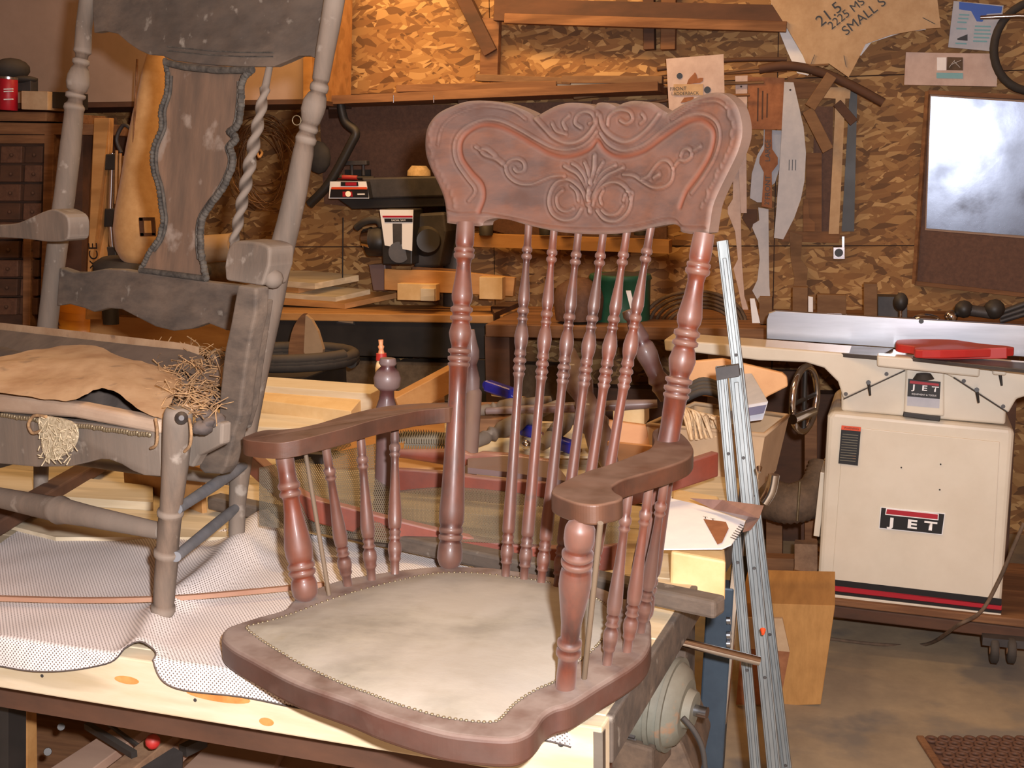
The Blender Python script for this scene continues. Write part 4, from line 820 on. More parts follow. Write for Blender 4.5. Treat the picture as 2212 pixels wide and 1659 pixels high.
# plank under side
# paper booklet
bk=thing('paper_booklet','white open brochure with reddish print on the timber block','brochure',PZ(1500,1180,.86))
zb=.865
q=[PZ(x,y,zb) for x,y in [(1448,1078),(1500,1090),(1612,1122),(1606,1140),(1580,1178),(1560,1187),(1418,1188),(1424,1135)]]
MB().slab(q,(0,0,.002)).build('page',PAPER,bk)
q=[PZ(1490,1076,zb+.022),PZ(1560,1080,zb+.03),PZ(1650,1092,zb+.05),PZ(1640,1120,zb+.035),PZ(1622,1145,zb+.02),PZ(1604,1150,zb+.01),PZ(1612,1124,zb+.012),PZ(1540,1100,zb+.012)]
MB().add(q,[(0,1,7),(1,2,3,7),(3,6,7),(3,4,5,6)],False).build('glossy_page',mat('brochure_print',(150,118,110),(120,96,90),14,(1,1,1),.3,coat=.3,bump=0),bk)
MB().slab([PZ(x,y,zb+.004) for x,y in [(1520,1122),(1568,1128),(1574,1142),(1560,1172),(1550,1176)]],(0,0,.0008)).build('printed_picture',HARDT,bk)
for k in range(7): MB().beam(PZ(1578+k*3.4,1160-k*4.6,zb+.004),PZ(1592+k*3.2,1166-k*4.6,zb+.004),.0014,.0008).build('barcode_line',BLKP,bk)
text('printed_letters','T T',PZ(1532,1121,zb+.004),PZ(1552,1126,zb)-PZ(1520,1118,zb),PZ(1520,1100,zb)-PZ(1522,1118,zb),.02,BLKP,bk)
# plastic tub + contents
tu=thing('plastic_tub','dusty grey plastic tub of twine and hoses on side bench','tub',PZ(1560,1050,ZS))
ZR=.93
rimo=[PZ(x,y,ZR) for x,y in [(1462,950),(1640,985),(1700,905),(1540,862),(1445,880)]]
Yt0=2.62
f1=[PZ(1500,955,ZR),PZ(1655,985,ZR)]
R1,R2,R3,R4=PZ(1400,918,ZR),PZ(1650,940,ZR),PZ(1701,899,ZR),PZ(1500,872,ZR)
B1,B2,B3,B4=[PZ(*p,ZS+.004) for p in ((1420,1046),(1630,1062),(1674,1014),(1500,990))]
cc=(R1+R2+R3+R4)/4
mbt=MB()
mbt.add([R1,R2,R3,R4,B1,B2,B3,B4],[(0,1,5,4),(1,2,6,5),(2,3,7,6),(3,0,4,7),(4,5,6,7)])
for i,(a,b) in enumerate(((R1,R2),(R2,R3),(R3,R4),(R4,R1))): pass
o=mbt.build('tub_body',TUB,tu); sd=o.modifiers.new('th','SOLIDIFY'); sd.thickness=.004
MB().tube([R1,R2,R3,R4],.006,8,True).build('rim',TUB,tu)
def tubp(x,y,z): return PZ(x,y,z)
tw=thing('twine_hank','hank of cream twine piled in the plastic tub','twine',tubp(1520,930,ZR))
mb=MB()
for i in range(70):
    i=i*.37
    a=tubp(1470+i*3.4,878+i*1.2,ZR+.03+.012*math.sin(i)); b=tubp(1492+i*3.4,950-i*.3,ZR-.02+.006*math.sin(i*2))
    mb.tube(spline([a,(a+b)/2+V((random.uniform(-.01,.01),0,.02)),b],4),.0035,5)
mb.build('twine_strands',ROPEW,tw)
for i in range(4):
    MB().tube(spline([PY(1470+i*4,868-i*9,2.85+.03*i),PY(1520,846-i*8,2.85+.03*i),PY(1565,862-i*6,2.85+.03*i),PY(1590,905-i*3,2.8+.03*i)],6),.009,8).build('black_hose',BLKR,None,'black hose arching over the plastic tub, '+('lowest','second from bottom','third from bottom','topmost')[i],'hose')
bxx=thing('blue_white_box','grey-white box with blue lettering behind the steel rails','box',tubp(1600,930,ZR))
v8=[PY(x,y,Y) for x,y,Y in ((1574,918,2.72),(1648,907,2.72),(1660,867,2.75),(1572,882,2.75),(1566,850,2.95),(1640,842,2.95),(1624,806,3.0),(1558,808,3.0))]
MB().add(v8,[(0,1,2,3),(3,2,6,7),(7,6,5,4),(4,5,1,0),(1,5,6,2),(4,0,3,7)]).build('box_body',PAPERB,bxx,bevel=.002)
MB().slab([PY(1575,905,2.712),PY(1650,892,2.712),PY(1656,874,2.73),PY(1574,888,2.73)],(0,-.001,0)).build('blue_band',mat('dull_blue_print',(98,104,140),(88,94,128),9,bump=0),bxx)
MB().slab([PY(1478,782,3.0),PY(1560,775,3.0),PY(1690,806,3.0),PY(1700,815,3.0),PY(1702,835,3.0),PY(1660,856,3.0),PY(1640,870,3.0),PY(1470,850,3.0)],(0,.02,0)).build('tan_panel',mat('tan_panel',(222,172,120),(206,154,104),7,bump=.05),None,'tan rounded panel standing behind the tub, under jointer bed','panel',bevel=.004)
# steel drawer rails standing at the right
def rail(p0,p1,w,label,cat='rail',y0=2.2,y1=2.35,chan=True):
    a=PY(*p0,y0); b=PY(*p1,y1); d=(b-a).normalized(); nrm=V((0,-1,0)); nrm=(nrm-d*nrm.dot(d)).normalized(); sd=d.cross(nrm)
    t=thing('drawer_rail',label,cat,a)
    MB().beam(a,b,w,.004,nrm).build('web',ALU,t)
    for s in (-1,1):
        MB().beam(a+sd*s*w/2+nrm*.005,b+sd*s*w/2+nrm*.005,.003,.013,nrm).build('flange',ALU,t,bevel=.001)
    MB().beam(a.lerp(b,.02)+nrm*.004,a.lerp(b,.97)+nrm*.004,w*.36,.008,nrm).build('slide',ALU,t,bevel=.001)
    for k in (.06,.3,.55,.8): 
        c=a.lerp(b,k)+nrm*.009; MB().lathe(c,c+nrm*.002,[(0,.0035),(1,.003)],8).build('rivet',DKGREY,t)
    return t
rail((1638,1720),(1558,790),.018,'left one of the shorter standing zinc drawer rails',y0=2.3,y1=2.38)
rail((1680,1740),(1588,796),.023,'right one of the shorter standing zinc drawer rails',y0=2.32,y1=2.4)
rail((1706,1720),(1561,520),.02,'tallest zinc drawer rail leaning up above the others',y0=2.40,y1=2.48)
MB().slab([PY(1545,795,2.36),PY(1595,788,2.36),PY(1598,812,2.36),PY(1548,822,2.36)],(0,.02,0)).build('rail_bracket',DKGREY,None,'dark metal bracket capping the shorter drawer rails','bracket')
for x,y in ((1630,1425),(1648,1360),(1640,1010)): MB().lathe(PY(x,y,2.28),PY(x,y+10,2.27),[(0,.006),(1,.003)],8).build('orange_clip' if y>1300 else 'chrome_clip',ORGI if y>1300 else CHROME,None,{1425:'small orange clip on the left drawer rail',1360:'tiny orange clip between drawer rails, upper one',1010:'small chrome clip beside the tub'}[y],'clip')
MB().tube(spline([PY(1672,1025,2.5),PY(1665,1060,2.5),PY(1650,1085,2.5)],4),.012,8).build('chrome_hook',CHROME,None,'bent chrome hook beside the tub corner','hook')
# electric motor
mo=thing('electric_motor','old grey electric motor under the right table corner','motor',PY(1420,1640,1.85))
ax0=PY(1335,1490,1.99); ax1=PY(1484,1530,1.965); ad=(ax1-ax0).normalized()
MB().lathe(ax0-ad*.12,ax1,[(0,.062),(.05,.076),(.45,.08),(.5,.077),(.9,.077),(.97,.066),(1,.05)],32).build('motor_shell',GREYM,mo)
MB().lathe(ax1-ad*.003,ax1+ad*.014,[(0,.036),(1,.032)],24).build('end_boss',GREYM,mo)
MB().lathe(ax1,PY(1528,1540,1.955),[(0,.010),(1,.010)],16).build('shaft',STEEL,mo)
for k in range(9):
    a=rad(170+k*11); u=ad.orthogonal().normalized(); w_=ad.cross(u)
    for ro in (0,): 
        c=ax0+ad*.01+(u*math.cos(a)+w_*math.sin(a))*.079; MB().beam(c-ad*.05,c+ad*.05,.004,.006,(c-ax0)).build('cooling_slot',DKGREY,mo)
for t_ in (.12,.3): MB().lathe(ax0.lerp(ax1,.5+t_)-ad*.004,ax0.lerp(ax1,.5+t_)+ad*.004,[(0,.083),(1,.083)],32).build('shell_band',GREYM,mo)
MB().obox(ax0+V((0,0,-.085)),ad*.09,ad.cross(BZ)*.07,(0,0,.03)).build('mount_foot',HOSE,mo,bevel=.006)
MB().obox(ax0+V((-.02,0,.07)),ad*.06,ad.cross(BZ)*.04,(0,0,.025)).build('terminal_box',GREYM,mo,bevel=.006)
MB().tube(spline([PY(1475,1550,1.9),PY(1500,1580,1.9),PY(1518,1620,1.9),PY(1525,1680,1.9)],5),.005,6).build('motor_cable',BLKR,None,'black cable hanging from the grey motor','cable')
MB().slab([PY(1330,1650,2.0),PY(1470,1600,2.0),PY(1510,1700,2.0),PY(1330,1800,2.0)],(0,.25,0)).build('motor_bracket',HOSE,None,'dusty brown bracket carrying the grey motor','bracket',bevel=.01)
# lower shelf content at the left bottom
ZL=.36
def low(pts,z,th,mt,label,nm='stored_board',cat='board'): return MB().slab([PZ(x,y,z) for x,y in pts],(0,0,-th)).build(nm,mt,None,label,cat,bevel=.002)
PKB=mat('dusty_pink_board',(168,134,112),(146,114,96),7,(.3,1,1),.85,bump=.1,dust=(176,150,130),damt=.5)
low([(60,1690),(280,1548),(345,1552),(120,1720)],.42,.02,PKB,'dusty board slanting up right at the lower left, leftmost')
low([(150,1720),(360,1560),(395,1575),(200,1730)],.45,.02,ENDG,'second slanting dusty board below the left table front')
low([(230,1720),(390,1590),(420,1600),(300,1720)],.43,.02,PKB,'third slanting board right of the iron-edged one')
low([(330,1720),(500,1560),(620,1600),(560,1720)],.38,.02,PKB,'wide dusty board under table behind the blade corner')
low([(520,1720),(600,1590),(760,1612),(660,1720)],.36,.015,PKB,'square dusty board under table centre, left one')
low([(680,1720),(770,1614),(900,1640),(860,1720)],.35,.015,PKB,'square dusty board under table centre, middle one')
low([(880,1720),(905,1641),(1080,1668),(1060,1720)],.34,.015,PKB,'square dusty board under table centre, right one')
MB().slab([PZ(270,1680,.52),PZ(375,1614,.52),PZ(395,1625,.52),PZ(390,1720,.52)],(0,0,-.01)).build('grey_blade',DKGREY,None,'grey steel plate corner at the lower left under table','steel plate')
MB().beam(PZ(188,1567,.46),PZ(290,1630,.46),.012,.012).build('iron_edge',BLACK,None,'black iron bar lying across the slanting boards','bar')
MB().beam(PZ(235,1565,.44),PZ(300,1612,.44),.006,.006).build('thin_iron_rod',BLACK,None,'thin dark rod above the black iron bar','rod')
for x,y,l in ((132,1570,'upper'),(103,1624,'lower')): MB().lathe(PZ(x,y,.45),PZ(x,y,.47),[(0,.008),(1,.007)],10).build('black_peg',BLACK,None,l+' black round peg in the leftmost slanting board','peg')
MB().ball(PZ(330,1602,.5),.014,10).build('red_reflector',REDP,None,'small red glossy knob under the table front','knob')
MB().beam(PZ(395,1622,.45),PZ(440,1600,.45),.02,.02).build('chisel',BLACK,None,'black tool handle under the table front','handle')
MB().beam(PY(12,1490,1.75),PY(12,1720,1.75),.05,.05,(0,-1,0)).build('iron_post',BLACK,None,'dark iron post at the lower left picture edge','post')
MB().beam(PY(52,1510,1.95),PY(55,1720,1.95),.035,.03,(0,-1,0)).build('wooden_prop',PINEO,None,'orange wooden prop beside the dark iron post','prop')
MB().slab([PY(70,1505,2.3),PY(190,1530,2.3),PY(180,1640,2.3),PY(75,1660,2.3)],(0,.02,0)).build('corrugated_sheet',ALU,None,'grey ribbed sheet behind the wooden prop','sheet')
# ================================================================ STUFF ON THE TABLE BEHIND THE RED CHAIR
def tz(x,y,z=ZT+.02):
    p=PZ(x,y,z)
    return p if p.y<2.7 else PY(x,y,2.7+(p.y-2.7)*.42)
on((560,850),(805,888),.14,.05,ZT+.05,'pine_timber',PINE,'pale pine timber behind the left arm, furthest back',bevel=.002)
MB().slab([tz(560,812,ZT+.09),tz(838,832,ZT+.09),tz(800,850,ZT+.09),tz(556,832,ZT+.09)],(0,0,-.07)).build('pine_timber',PINE,None,'long pale pine timber topmost behind the left arm','board',bevel=.002)
MB().slab([tz(555,838,ZT+.07),tz(780,862,ZT+.07),tz(758,888,ZT+.07),tz(548,862,ZT+.07)],(0,0,-.06)).build('pine_timber',PINEV,None,'pale square timber with dark end above the left arm','board',bevel=.002)
MB().slab([tz(540,890,ZT+.035),tz(700,902,ZT+.035),tz(700,930,ZT+.035),tz(535,920,ZT+.035)],(0,0,-.03)).build('pine_timber',PINE,None,'flat pale timber lying lowest behind left arm','board',bevel=.002)
MB().slab([tz(775,840,ZT+.03),tz(960,850,ZT+.03),tz(960,1010,ZT+.005),tz(700,1010,ZT+.005)],(0,0,-.02)).build('plywood_sheet',PINEO,None,'amber plywood sheet lying flat behind the left arm spindles','board')
MB().beam(tz(855,880,ZT+.05),tz(1005,800,ZT+.10),.04,.06).build('leaning_timber',PINEO,None,'amber timber slanting up behind the left chair post','timber',bevel=.002)
MB().slab([tz(1010,868,ZT+.06),tz(1105,868,ZT+.06),tz(1105,905,ZT+.06),tz(1010,905,ZT+.06)],(0,0,-.05)).build('red_brown_block',LUMB,None,'reddish wooden block beside the blue clamp','block',bevel=.002)
MB().slab([tz(0,1010,ZT+.03),tz(330,1050,ZT+.03),tz(330,1085,ZT+.03),tz(-60,1060,ZT+.03)],(0,0,-.02)).build('pine_sheet',PINE,None,'pale board lying under the weathered chair at far left','board')
MB().slab([tz(-40,1120,ZT+.012),tz(230,1010,ZT+.012),tz(560,1050,ZT+.012),tz(600,1160,ZT+.012),tz(120,1160,ZT+.012)],(0,0,-.008)).build('pale_sheet',PINE,None,'pale thin sheet lying beneath the weathered chair legs','board')
on((-40,1150),(232,990),.05,.03,ZT+.04,'dark_rail',DKWOOD,'dark rail lying diagonally under the weathered chair',bevel=.004)
on((270,1000),(440,1060),.012,.10,ZT+.06,'cut_panel',PINEO,'brown scalloped panel piece under the weathered seat front')
# glue bottle
gbt=thing('glue_bottle','cream glue bottle with red collar standing behind left arm','bottle',tz(824,880))
b0=tz(818,890,ZT+.01); H=b0.z
def up(px,py): 
    r=ray(px,py); t=((b0-CAM).x*r.x+(b0-CAM).y*r.y)/(r.x**2+r.y**2); return CAM+r*t
zt_=[up(825,y).z for y in (812,790,760,735)]
sc=(b0-CAM).length/FPX
B=V((b0.x,b0.y,0)); B=V((up(825,800).x,up(825,800).y,0))
def vz(z): return V((B.x,B.y,z))
MB().lathe(vz(H),vz(up(825,778).z),[(0,.02*1),(.03,14*sc),(.85,14*sc),(.97,11*sc),(1,9*sc)],20).build('bottle_body',mat('cream_plastic',(250,226,182),(244,214,166),5,rough=.4,bump=0),gbt)
MB().lathe(vz(up(825,778).z),vz(up(825,763).z),[(0,12*sc),(1,11*sc)],20).build('red_collar',REDP,gbt)
MB().lathe(vz(up(825,763).z),vz(up(825,734).z),[(0,7*sc),(.3,5*sc),(.5,7*sc),(.62,4.5*sc),(1,5.5*sc)],14).build('nozzle',mat('orange_nozzle',(240,176,130),(230,160,116),5,rough=.4,bump=0),gbt)
# ---- the second (dark red) chair, knocked down, lying on the table
rc2=thing('dismantled_chair','dark red dismantled chair lying behind the standing red chair','chair',tz(960,1080,ZT))
def pr(y_px): return y_px
def turned(par,a,b,prof,mt,name,seg=18,sc=1.0,smooth=True):
    return MB().lathe(a,b,[(t,r*sc) for t,r in prof],seg).build(name,mt,par)
c0=tz(828,1122,ZT+.03); s2=(c0-CAM).length/FPX
def vert(px,py,base):
    r=ray(px,py); t=((base-CAM).x*r.x+(base-CAM).y*r.y)/(r.x**2+r.y**2); return CAM+r*t
top=vert(838,774,c0)
turned(rc2,c0,top,[(0,10),(.02,20),(.08,22),(.1,24),(.13,20),(.16,24),(.2,21),(.45,20),(.7,22),(.755,16),(.8,15),(.83,27),(.88,29),(.92,24),(.95,14),(.97,19),(1,16)],DKRED,'turned_post',sc=s2)
rp=spline([tz(545,975,ZT+.16),tz(650,1060,ZT+.12),tz(760,1095,ZT+.10),tz(960,1145,ZT+.06),tz(1100,1172,ZT+.045),tz(1240,1182,ZT+.05),tz(1330,1175,ZT+.07)],6)
def ribbon(pts,w,h,up=BZ):
    mb=MB(); vs=[]; n=len(pts)
    for i,p in enumerate(pts):
        d=(pts[min(i+1,n-1)]-pts[max(i-1,0)]).normalized(); s_=d.cross(up).normalized()
        vs+= [p-s_*w/2,p+s_*w/2,p+s_*w/2-up*h,p-s_*w/2-up*h]
    fs=[]
    for i in range(n-1):
        for k in range(4): fs.append((i*4+k,i*4+(k+1)%4,i*4+4+(k+1)%4,i*4+4+k))
    fs+=[(3,2,1,0),((n-1)*4,(n-1)*4+1,(n-1)*4+2,(n-1)*4+3)]
    fs=[f[::-1] for f in fs]
    return mb.add(vs,fs)
ribbon(rp,.022,.045).build('rocker_runner',REDC,rc2,bevel=.003)
turned(rc2,tz(850,978,ZT+.1),tz(1190,1004,ZT+.1),[(0,10),(.1,12),(.35,20),(.45,21),(.5,13),(.53,13),(.58,20),(.8,21),(1,12)],REDC,'stretcher',sc=s2)
ribbon(spline([tz(840,1010,ZT+.11),tz(950,1018,ZT+.11),tz(1100,1035,ZT+.11),tz(1330,1040,ZT+.12),tz(1450,1005,ZT+.14),tz(1545,975,ZT+.15)],6),.02,.05).build('curved_rail',REDC,rc2,bevel=.003)
MB().slab([tz(1010,990,ZT+.12)]+[tz(x,y,ZT+.12) for x,y in [(1100,985),(1200,1000),(1230,1040),(1100,1020),(1010,1010)]],(0,0,-.012)).build('seat_board',DKRED,rc2)
# carved splat/leg behind spindles
turned(rc2,tz(1320,1010,ZT+.06),vert(1225,762,tz(1228,1000,ZT)),[(0,20),(.1,24),(.2,34),(.32,30),(.36,36),(.4,30),(.44,36),(.5,28),(.6,24),(.7,34),(.75,30),(.8,36),(.86,30),(.9,24),(1,22)],DKRED,'carved_leg',sc=s2*1.05)
turned(rc2,vert(1440,862,tz(1440,960,ZT)),vert(1356,670,tz(1390,960,ZT)),[(0,16),(.1,20),(.14,24),(.18,19),(.22,25),(.28,20),(.4,22),(.5,26),(.6,24),(.64,18),(.68,22),(.8,18),(.9,13),(.94,17),(1,14)],DKRED,'turned_post',sc=s2*1.1)
turned(rc2,tz(1050,888,ZT+.12),tz(1420,872,ZT+.13),[(0,10),(.3,13),(.6,16),(.62,20),(.66,14),(.8,16),(1,12)],DKRED,'stretcher',sc=s2*.9)
turned(rc2,vert(1020,862,tz(1010,1000,ZT)),vert(1018,712,tz(1010,1000,ZT)),[(0,20),(.3,22),(.5,14),(.6,21),(.7,21),(.85,14),(1,9)],DKRED,'turned_post',sc=s2*.95)
turned(rc2,tz(1010,1060,ZT+.02),vert(1024,850,tz(1010,1000,ZT)),[(0,20),(1,22)],DKRED,'turned_post',sc=s2*.95)
# loose grey spindles
def spin(a,b,label,s=1):
    prof=[(0,10),(.06,13),(.2,16),(.24,12),(.27,18),(.31,12),(.36,19),(.5,21),(.6,15),(.64,20),(.68,14),(.8,13),(1,9)]
    sc=(a-CAM).length/FPX*s; o=MB().lathe(a,b,[(t,r*sc) for t,r in prof],16).build('loose_spindle',GREYW,None,label,'spindle'); return o
spin(tz(1005,965,ZT+.05),tz(1215,868,ZT+.07),'grey dusty spindle lying behind the leftmost back spindles',1.0)
spin(tz(1170,965,ZT+.05),tz(1262,868,ZT+.07),'grey dusty spindle pointing at the carved leg',1.0)
spin(tz(1020,890,ZT+.08),tz(1190,862,ZT+.08),'pale lilac-grey spindle lying furthest back',.8)
# blue clamps
def clamp(a,b,label,w=.03):
    t=thing('blue_clamp',label,'clamp',a); MB().beam(a,b,w,.03).build('jaw',BLUEP,t,bevel=.006)
    MB().tube([a.lerp(b,.2)-V((0,0,.02)),b+ (b-a)*.4],.005,8).build('bar',CHROME,t); MB().ball(a,.014,10).build('pad',BLUEP,t); return t
clamp(tz(1052,832,ZT+.05),tz(1110,852,ZT+.05),'blue clamp lying left behind the first back spindle')
clamp(tz(1128,926,ZT+.03),tz(1160,934,ZT+.03),'small blue clamp between first and second back spindle')
clamp(tz(1205,955,ZT+.03),tz(1240,968,ZT+.03),'blue clamp low between third and fourth back spindle')
MB().ball(tz(1137,962,ZT+.03),.013,12).build('chrome_ball',CHROME,None,'small chrome knob between the first two back spindles','knob')
MB().slab([tz(1020,925,ZT+.01),tz(1300,905,ZT+.01),tz(1330,985,ZT+.01),tz(1000,985,ZT+.01)],(0,0,-.006)).build('pale_board',PINE,None,'pale board under the clamps and grey spindles','board')
# wooden drawer box right behind spindles
db=thing('drawer_box','pinkish wooden drawer box behind the right chair post','box',tz(1370,1040,ZT))
MB().slab([tz(1312,955,ZT+.12),tz(1440,968,ZT+.12),tz(1440,1020,ZT+.02),tz(1312,1012,ZT+.02)],(0,.015,0)).build('front_panel',mat('pinkish_plywood',(204,152,106),(186,132,88),7,(.3,1,1),bump=.05),db)
MB().slab([vert(1312,908,tz(1320,1020,ZT)),vert(1420,922,tz(1420,1020,ZT)),tz(1420,1050,ZT),tz(1312,1040,ZT)],(0,.015,0)).build('side_panel',mat('pinkish_plywood',(204,152,106)),db,bevel=.002)
MB().slab([vert(1324,876,tz(1330,980,ZT)),vert(1392,884,tz(1390,980,ZT)),vert(1392,920,tz(1390,980,ZT)),vert(1324,912,tz(1330,980,ZT))],(0,.08,0)).build('inner_block',PINEV,db,bevel=.002)
MB().slab([tz(1300,1055,ZT+.03),tz(1600,1090,ZT+.03),tz(1640,1035,ZT+.03),tz(1300,1000,ZT+.03)],(0,0,-.025)).build('pale_top_board',PINE,None,'pale board beneath the plastic tub and drawer box','board',bevel=.002)
# toothed metal strip and mesh rolls
th=thing('toothed_belt','dark toothed metal strip with bright teeth behind the left post','metal strip',tz(900,950))
bp_=[tz(852+i*5.5,934+ (i-9)**2*.06,ZT+.06) for i in range(25)]
ribbon(bp_,.006,.02).build('strip_band',BLACK,th)
for i in range(0,24): 
    a=bp_[i]; MB().add([a,bp_[i+1],(a+bp_[i+1])/2+V((0,0,.009))+V((0,-.001,0)),(a+bp_[i+1])/2+V((0,-.006,0))],[(0,1,2),(0,3,2),(1,3,2)]).build('tooth',CHROME,th)
def sheet(name,grid,label,mt=GREYMESH):
    n,m_=len(grid),len(grid[0]); mb=MB(); vs=[p for r in grid for p in r]
    mb.add(vs,[(i*m_+j,i*m_+j+1,(i+1)*m_+j+1,(i+1)*m_+j) for i in range(n-1) for j in range(m_-1)],True)
    uv=[]
    for i in range(n):
        for j in range(m_): uv.append(((grid[0][0]-grid[0][-1]).length*j/(m_-1),(grid[0][0]-grid[-1][0]).length*i/(n-1)))
    mb.uv=uv; return mb.build(name,mt,None,label,'wire mesh')
g=[]
for j in range(14):
    t=j/13; row=[]
    for i in range(22):
        s_=i/21; x=860+480*s_; y=1045+120*t+18*s_
        row.append(tz(x,y,ZT+.07-.04*t+.02*math.sin(s_*math.pi)))
    g.append(row)
sheet('mesh_netting',g,'large grey woven mesh panel lying behind the chair seat')
g=[]
for j in range(12):
    t=j/11; row=[]
    for i in range(20):
        s_=i/19; x=560+290*s_; y=1010+125*t-60*s_*(1-t)+40*s_*t
        row.append(tz(x,y,ZT+.16-.09*t-.03*s_+.015*math.sin(s_*9)))
    g.append(row)
sheet('mesh_netting',g,'grey woven mesh piece behind the left arm spindles')
for i,(x0,y0,x1,y1,r) in enumerate(((668,958,705,968,.028),(868,952,985,955,.022),(700,980,742,962,.02))):
    a=tz(x0,y0,ZT+.12); b=tz(x1,y1,ZT+.12); n_=16; g=[]
    u=(b-a).cross(BZ).normalized()
    for j in range(9):
        g.append([a.lerp(b,k/12)+u*r*math.cos(j/8*5.6)+BZ*r*math.sin(j/8*5.6) for k in range(13)])
    sheet('mesh_netting_roll',g,('small dark mesh roll behind the left arm front spindle','mesh roll before the toothed strip','short mesh roll beside the first arm spindle')[i])
MB().beam(tz(600,985,ZT+.14),tz(700,990,ZT+.14),.02,.02).build('dark_bracket',DKGREY,None,'dark grey bracket behind the left arm post','bracket')
# ================================================================ RED CHAIR
OR=V((-.559,1.564,0)); RA=-27; ZSE=.845
RP=Pl(OR,RA); BKP=Pl(OR+RP.Y*.254+V((0,0,ZSE)),RA,.18)
red=thing('pressed_back_chair','dusty red-brown pressed-back armchair without legs on white liner','chair',V((OR.x,OR.y,ZT+.004)))
so=[(479,1370),(480,1382),(500,1400),(537,1421),(634,1472),(751,1514),(829,1545),(945,1580),(1023,1592),(1101,1596),(1140,1584),(1160,1566),(1175,1545),(1198,1530),(1237,1518),(1300,1479),(1362,1441),(1394,1413),(1406,1385),(1406,1357),(1402,1333),(1365,1300),(1290,1266),(1198,1246),(1078,1227),(1000,1223),(941,1223),(868,1230),(800,1240),(728,1254),(665,1278),(632,1296),(612,1316),(557,1332),(498,1351),(484,1360)]
sp2=spline([PZ(x,y,ZSE) for x,y in so],8,True)
MB().slab(sp2,(0,0,-.038)).build('seat',SEATW,red,bevel=.006,bseg=3)
# leather pad: rings towards the centre
no=[(533,1358),(565,1384),(600,1406),(650,1436),(700,1460),(750,1482),(800,1500),(850,1520),(900,1535),(950,1549),(1000,1557),(1040,1561),(1070,1560),(1085,1550),(1105,1528),(1130,1508),(1165,1488),(1200,1472),(1250,1430),(1290,1395),(1320,1350),(1310,1310),(1250,1275),(1180,1258),(1080,1244),(1000,1238),(930,1241),(870,1253),(800,1270),(720,1294),(650,1320),(590,1340),(550,1350)]
nb=spline([PZ(x,y,ZSE) for x,y in no],3,True); cen=sum(nb,V((0,0,0)))/len(nb)
vs=[];fs=[];K=9;n=len(nb)
for k in range(K+1):
    t=1-k/K
    for p in nb:
        q=cen+(p-cen)*max(t,.0001); h=.003+.010*(1-t**3)
        h-=.004*math.exp(-((q-cen).length/.12)**2)
        if k==0: h=.0006
        vs.append(q+V((0,0,h)))
for k in range(K):
    for i in range(n): fs.append((k*n+i,k*n+(i+1)%n,(k+1)*n+(i+1)%n,(k+1)*n+i))
pad=MB().add(vs,fs,True).build('leather_pad',LEATHER,red)
# nails
L=0; nails=[]; dens=.0062; acc=0
per=spline(nb,4,True)
for i in range(len(per)):
    d=(per[(i+1)%len(per)]-per[i]).length; acc+=d
    if acc>=dens: acc=0; nails.append(per[i])
n0=None
for p in nails:
    if n0 is None:
        n0=MB().ball((0,0,0),.0026,8,(1,1,.6)).build('upholstery_nail',BRASS,red,origin=None); 
        for v in n0.data.vertices: v.co+=wloc(red)
        n0.location=p+V((0,0,.0012))-wloc(red)
    else:
        o=n0.copy(); COL.objects.link(o); o.location=p+V((0,0,.0012))-wloc(red)
# crest
def cpt(x,y):
    off=0
    for _ in range(6):
        P=BKP.p(x,y,off); xl=(P-BKP.O).dot(BKP.X); off=-(.035-.6*min(xl*xl,.13))
    return xl,P.z
def cw(xl,z,h=0):   # point on the curved crest face, h proud of it
    return BKP.O+BKP.X*xl+BKP.Y*(.18*(z-ZSE)+.035-.6*min(xl*xl,.2)-h)+V((0,0,z-BKP.O.z))
co=[(962,479),(969,483),(1032,489),(1040,482),(1044,478),(1057,473),(1074,472),(1101,476),(1134,486),(1178,496),(1218,503),(1268,506),(1301,506),(1352,503),(1395,494),(1435,486),(1455,485),(1465,491),(1472,503),(1522,506),(1529,491),(1536,448),(1549,414),(1572,367),(1589,331),(1599,297),(1599,264),(1589,230),(1572,210),(1552,200),(1529,201),(1502,210),(1469,227),(1441,243),(1437,243),(1422,234),(1405,223),(1385,219),(1362,218),(1342,223),(1329,230),(1325,229),(1312,223),(1298,221),(1287,223),(1282,229),(1278,229),(1265,225),(1241,222),(1218,223),(1194,230),(1168,244),(1155,251),(1151,250),(1134,240),(1107,229),(1081,222),(1051,218),(1027,217),(1000,220),(974,229),(950,240),(933,254),(920,274),(915,297),(915,324),(920,347),(930,371),(943,397),(954,424),(959,448),(961,471)]
cpl=spline([(*cpt(x,y),0) for x,y in co],3,True); cpoly=[(p.x,p.y) for p in cpl]
STEP=.0021
cvs,cfs,cpb=cdt(cpoly,STEP)
PX=np.array([(v.x,v.y) for v in cvs])
hh=np.zeros(len(PX))
def dist_poly(P,pl,closed=False):
    d=np.full(len(P),9.); n=len(pl)
    for i in range(n if closed else n-1):
        a=np.array(pl[i]); b=np.array(pl[(i+1)%n]); e=b-a; t=np.clip(((P-a)@e)/max(e@e,1e-12),0,1); q=P-a-t[:,None]*e; d=np.minimum(d,np.hypot(q[:,0],q[:,1]))
    return d
db_=dist_poly(PX,cpoly,True)
r0=.008; hh-= np.where(db_<r0,.0045*(1-db_/r0)**2,0)
def cz(c): x,y=c; return cpt(900+x/2.989,180+y/2.989)
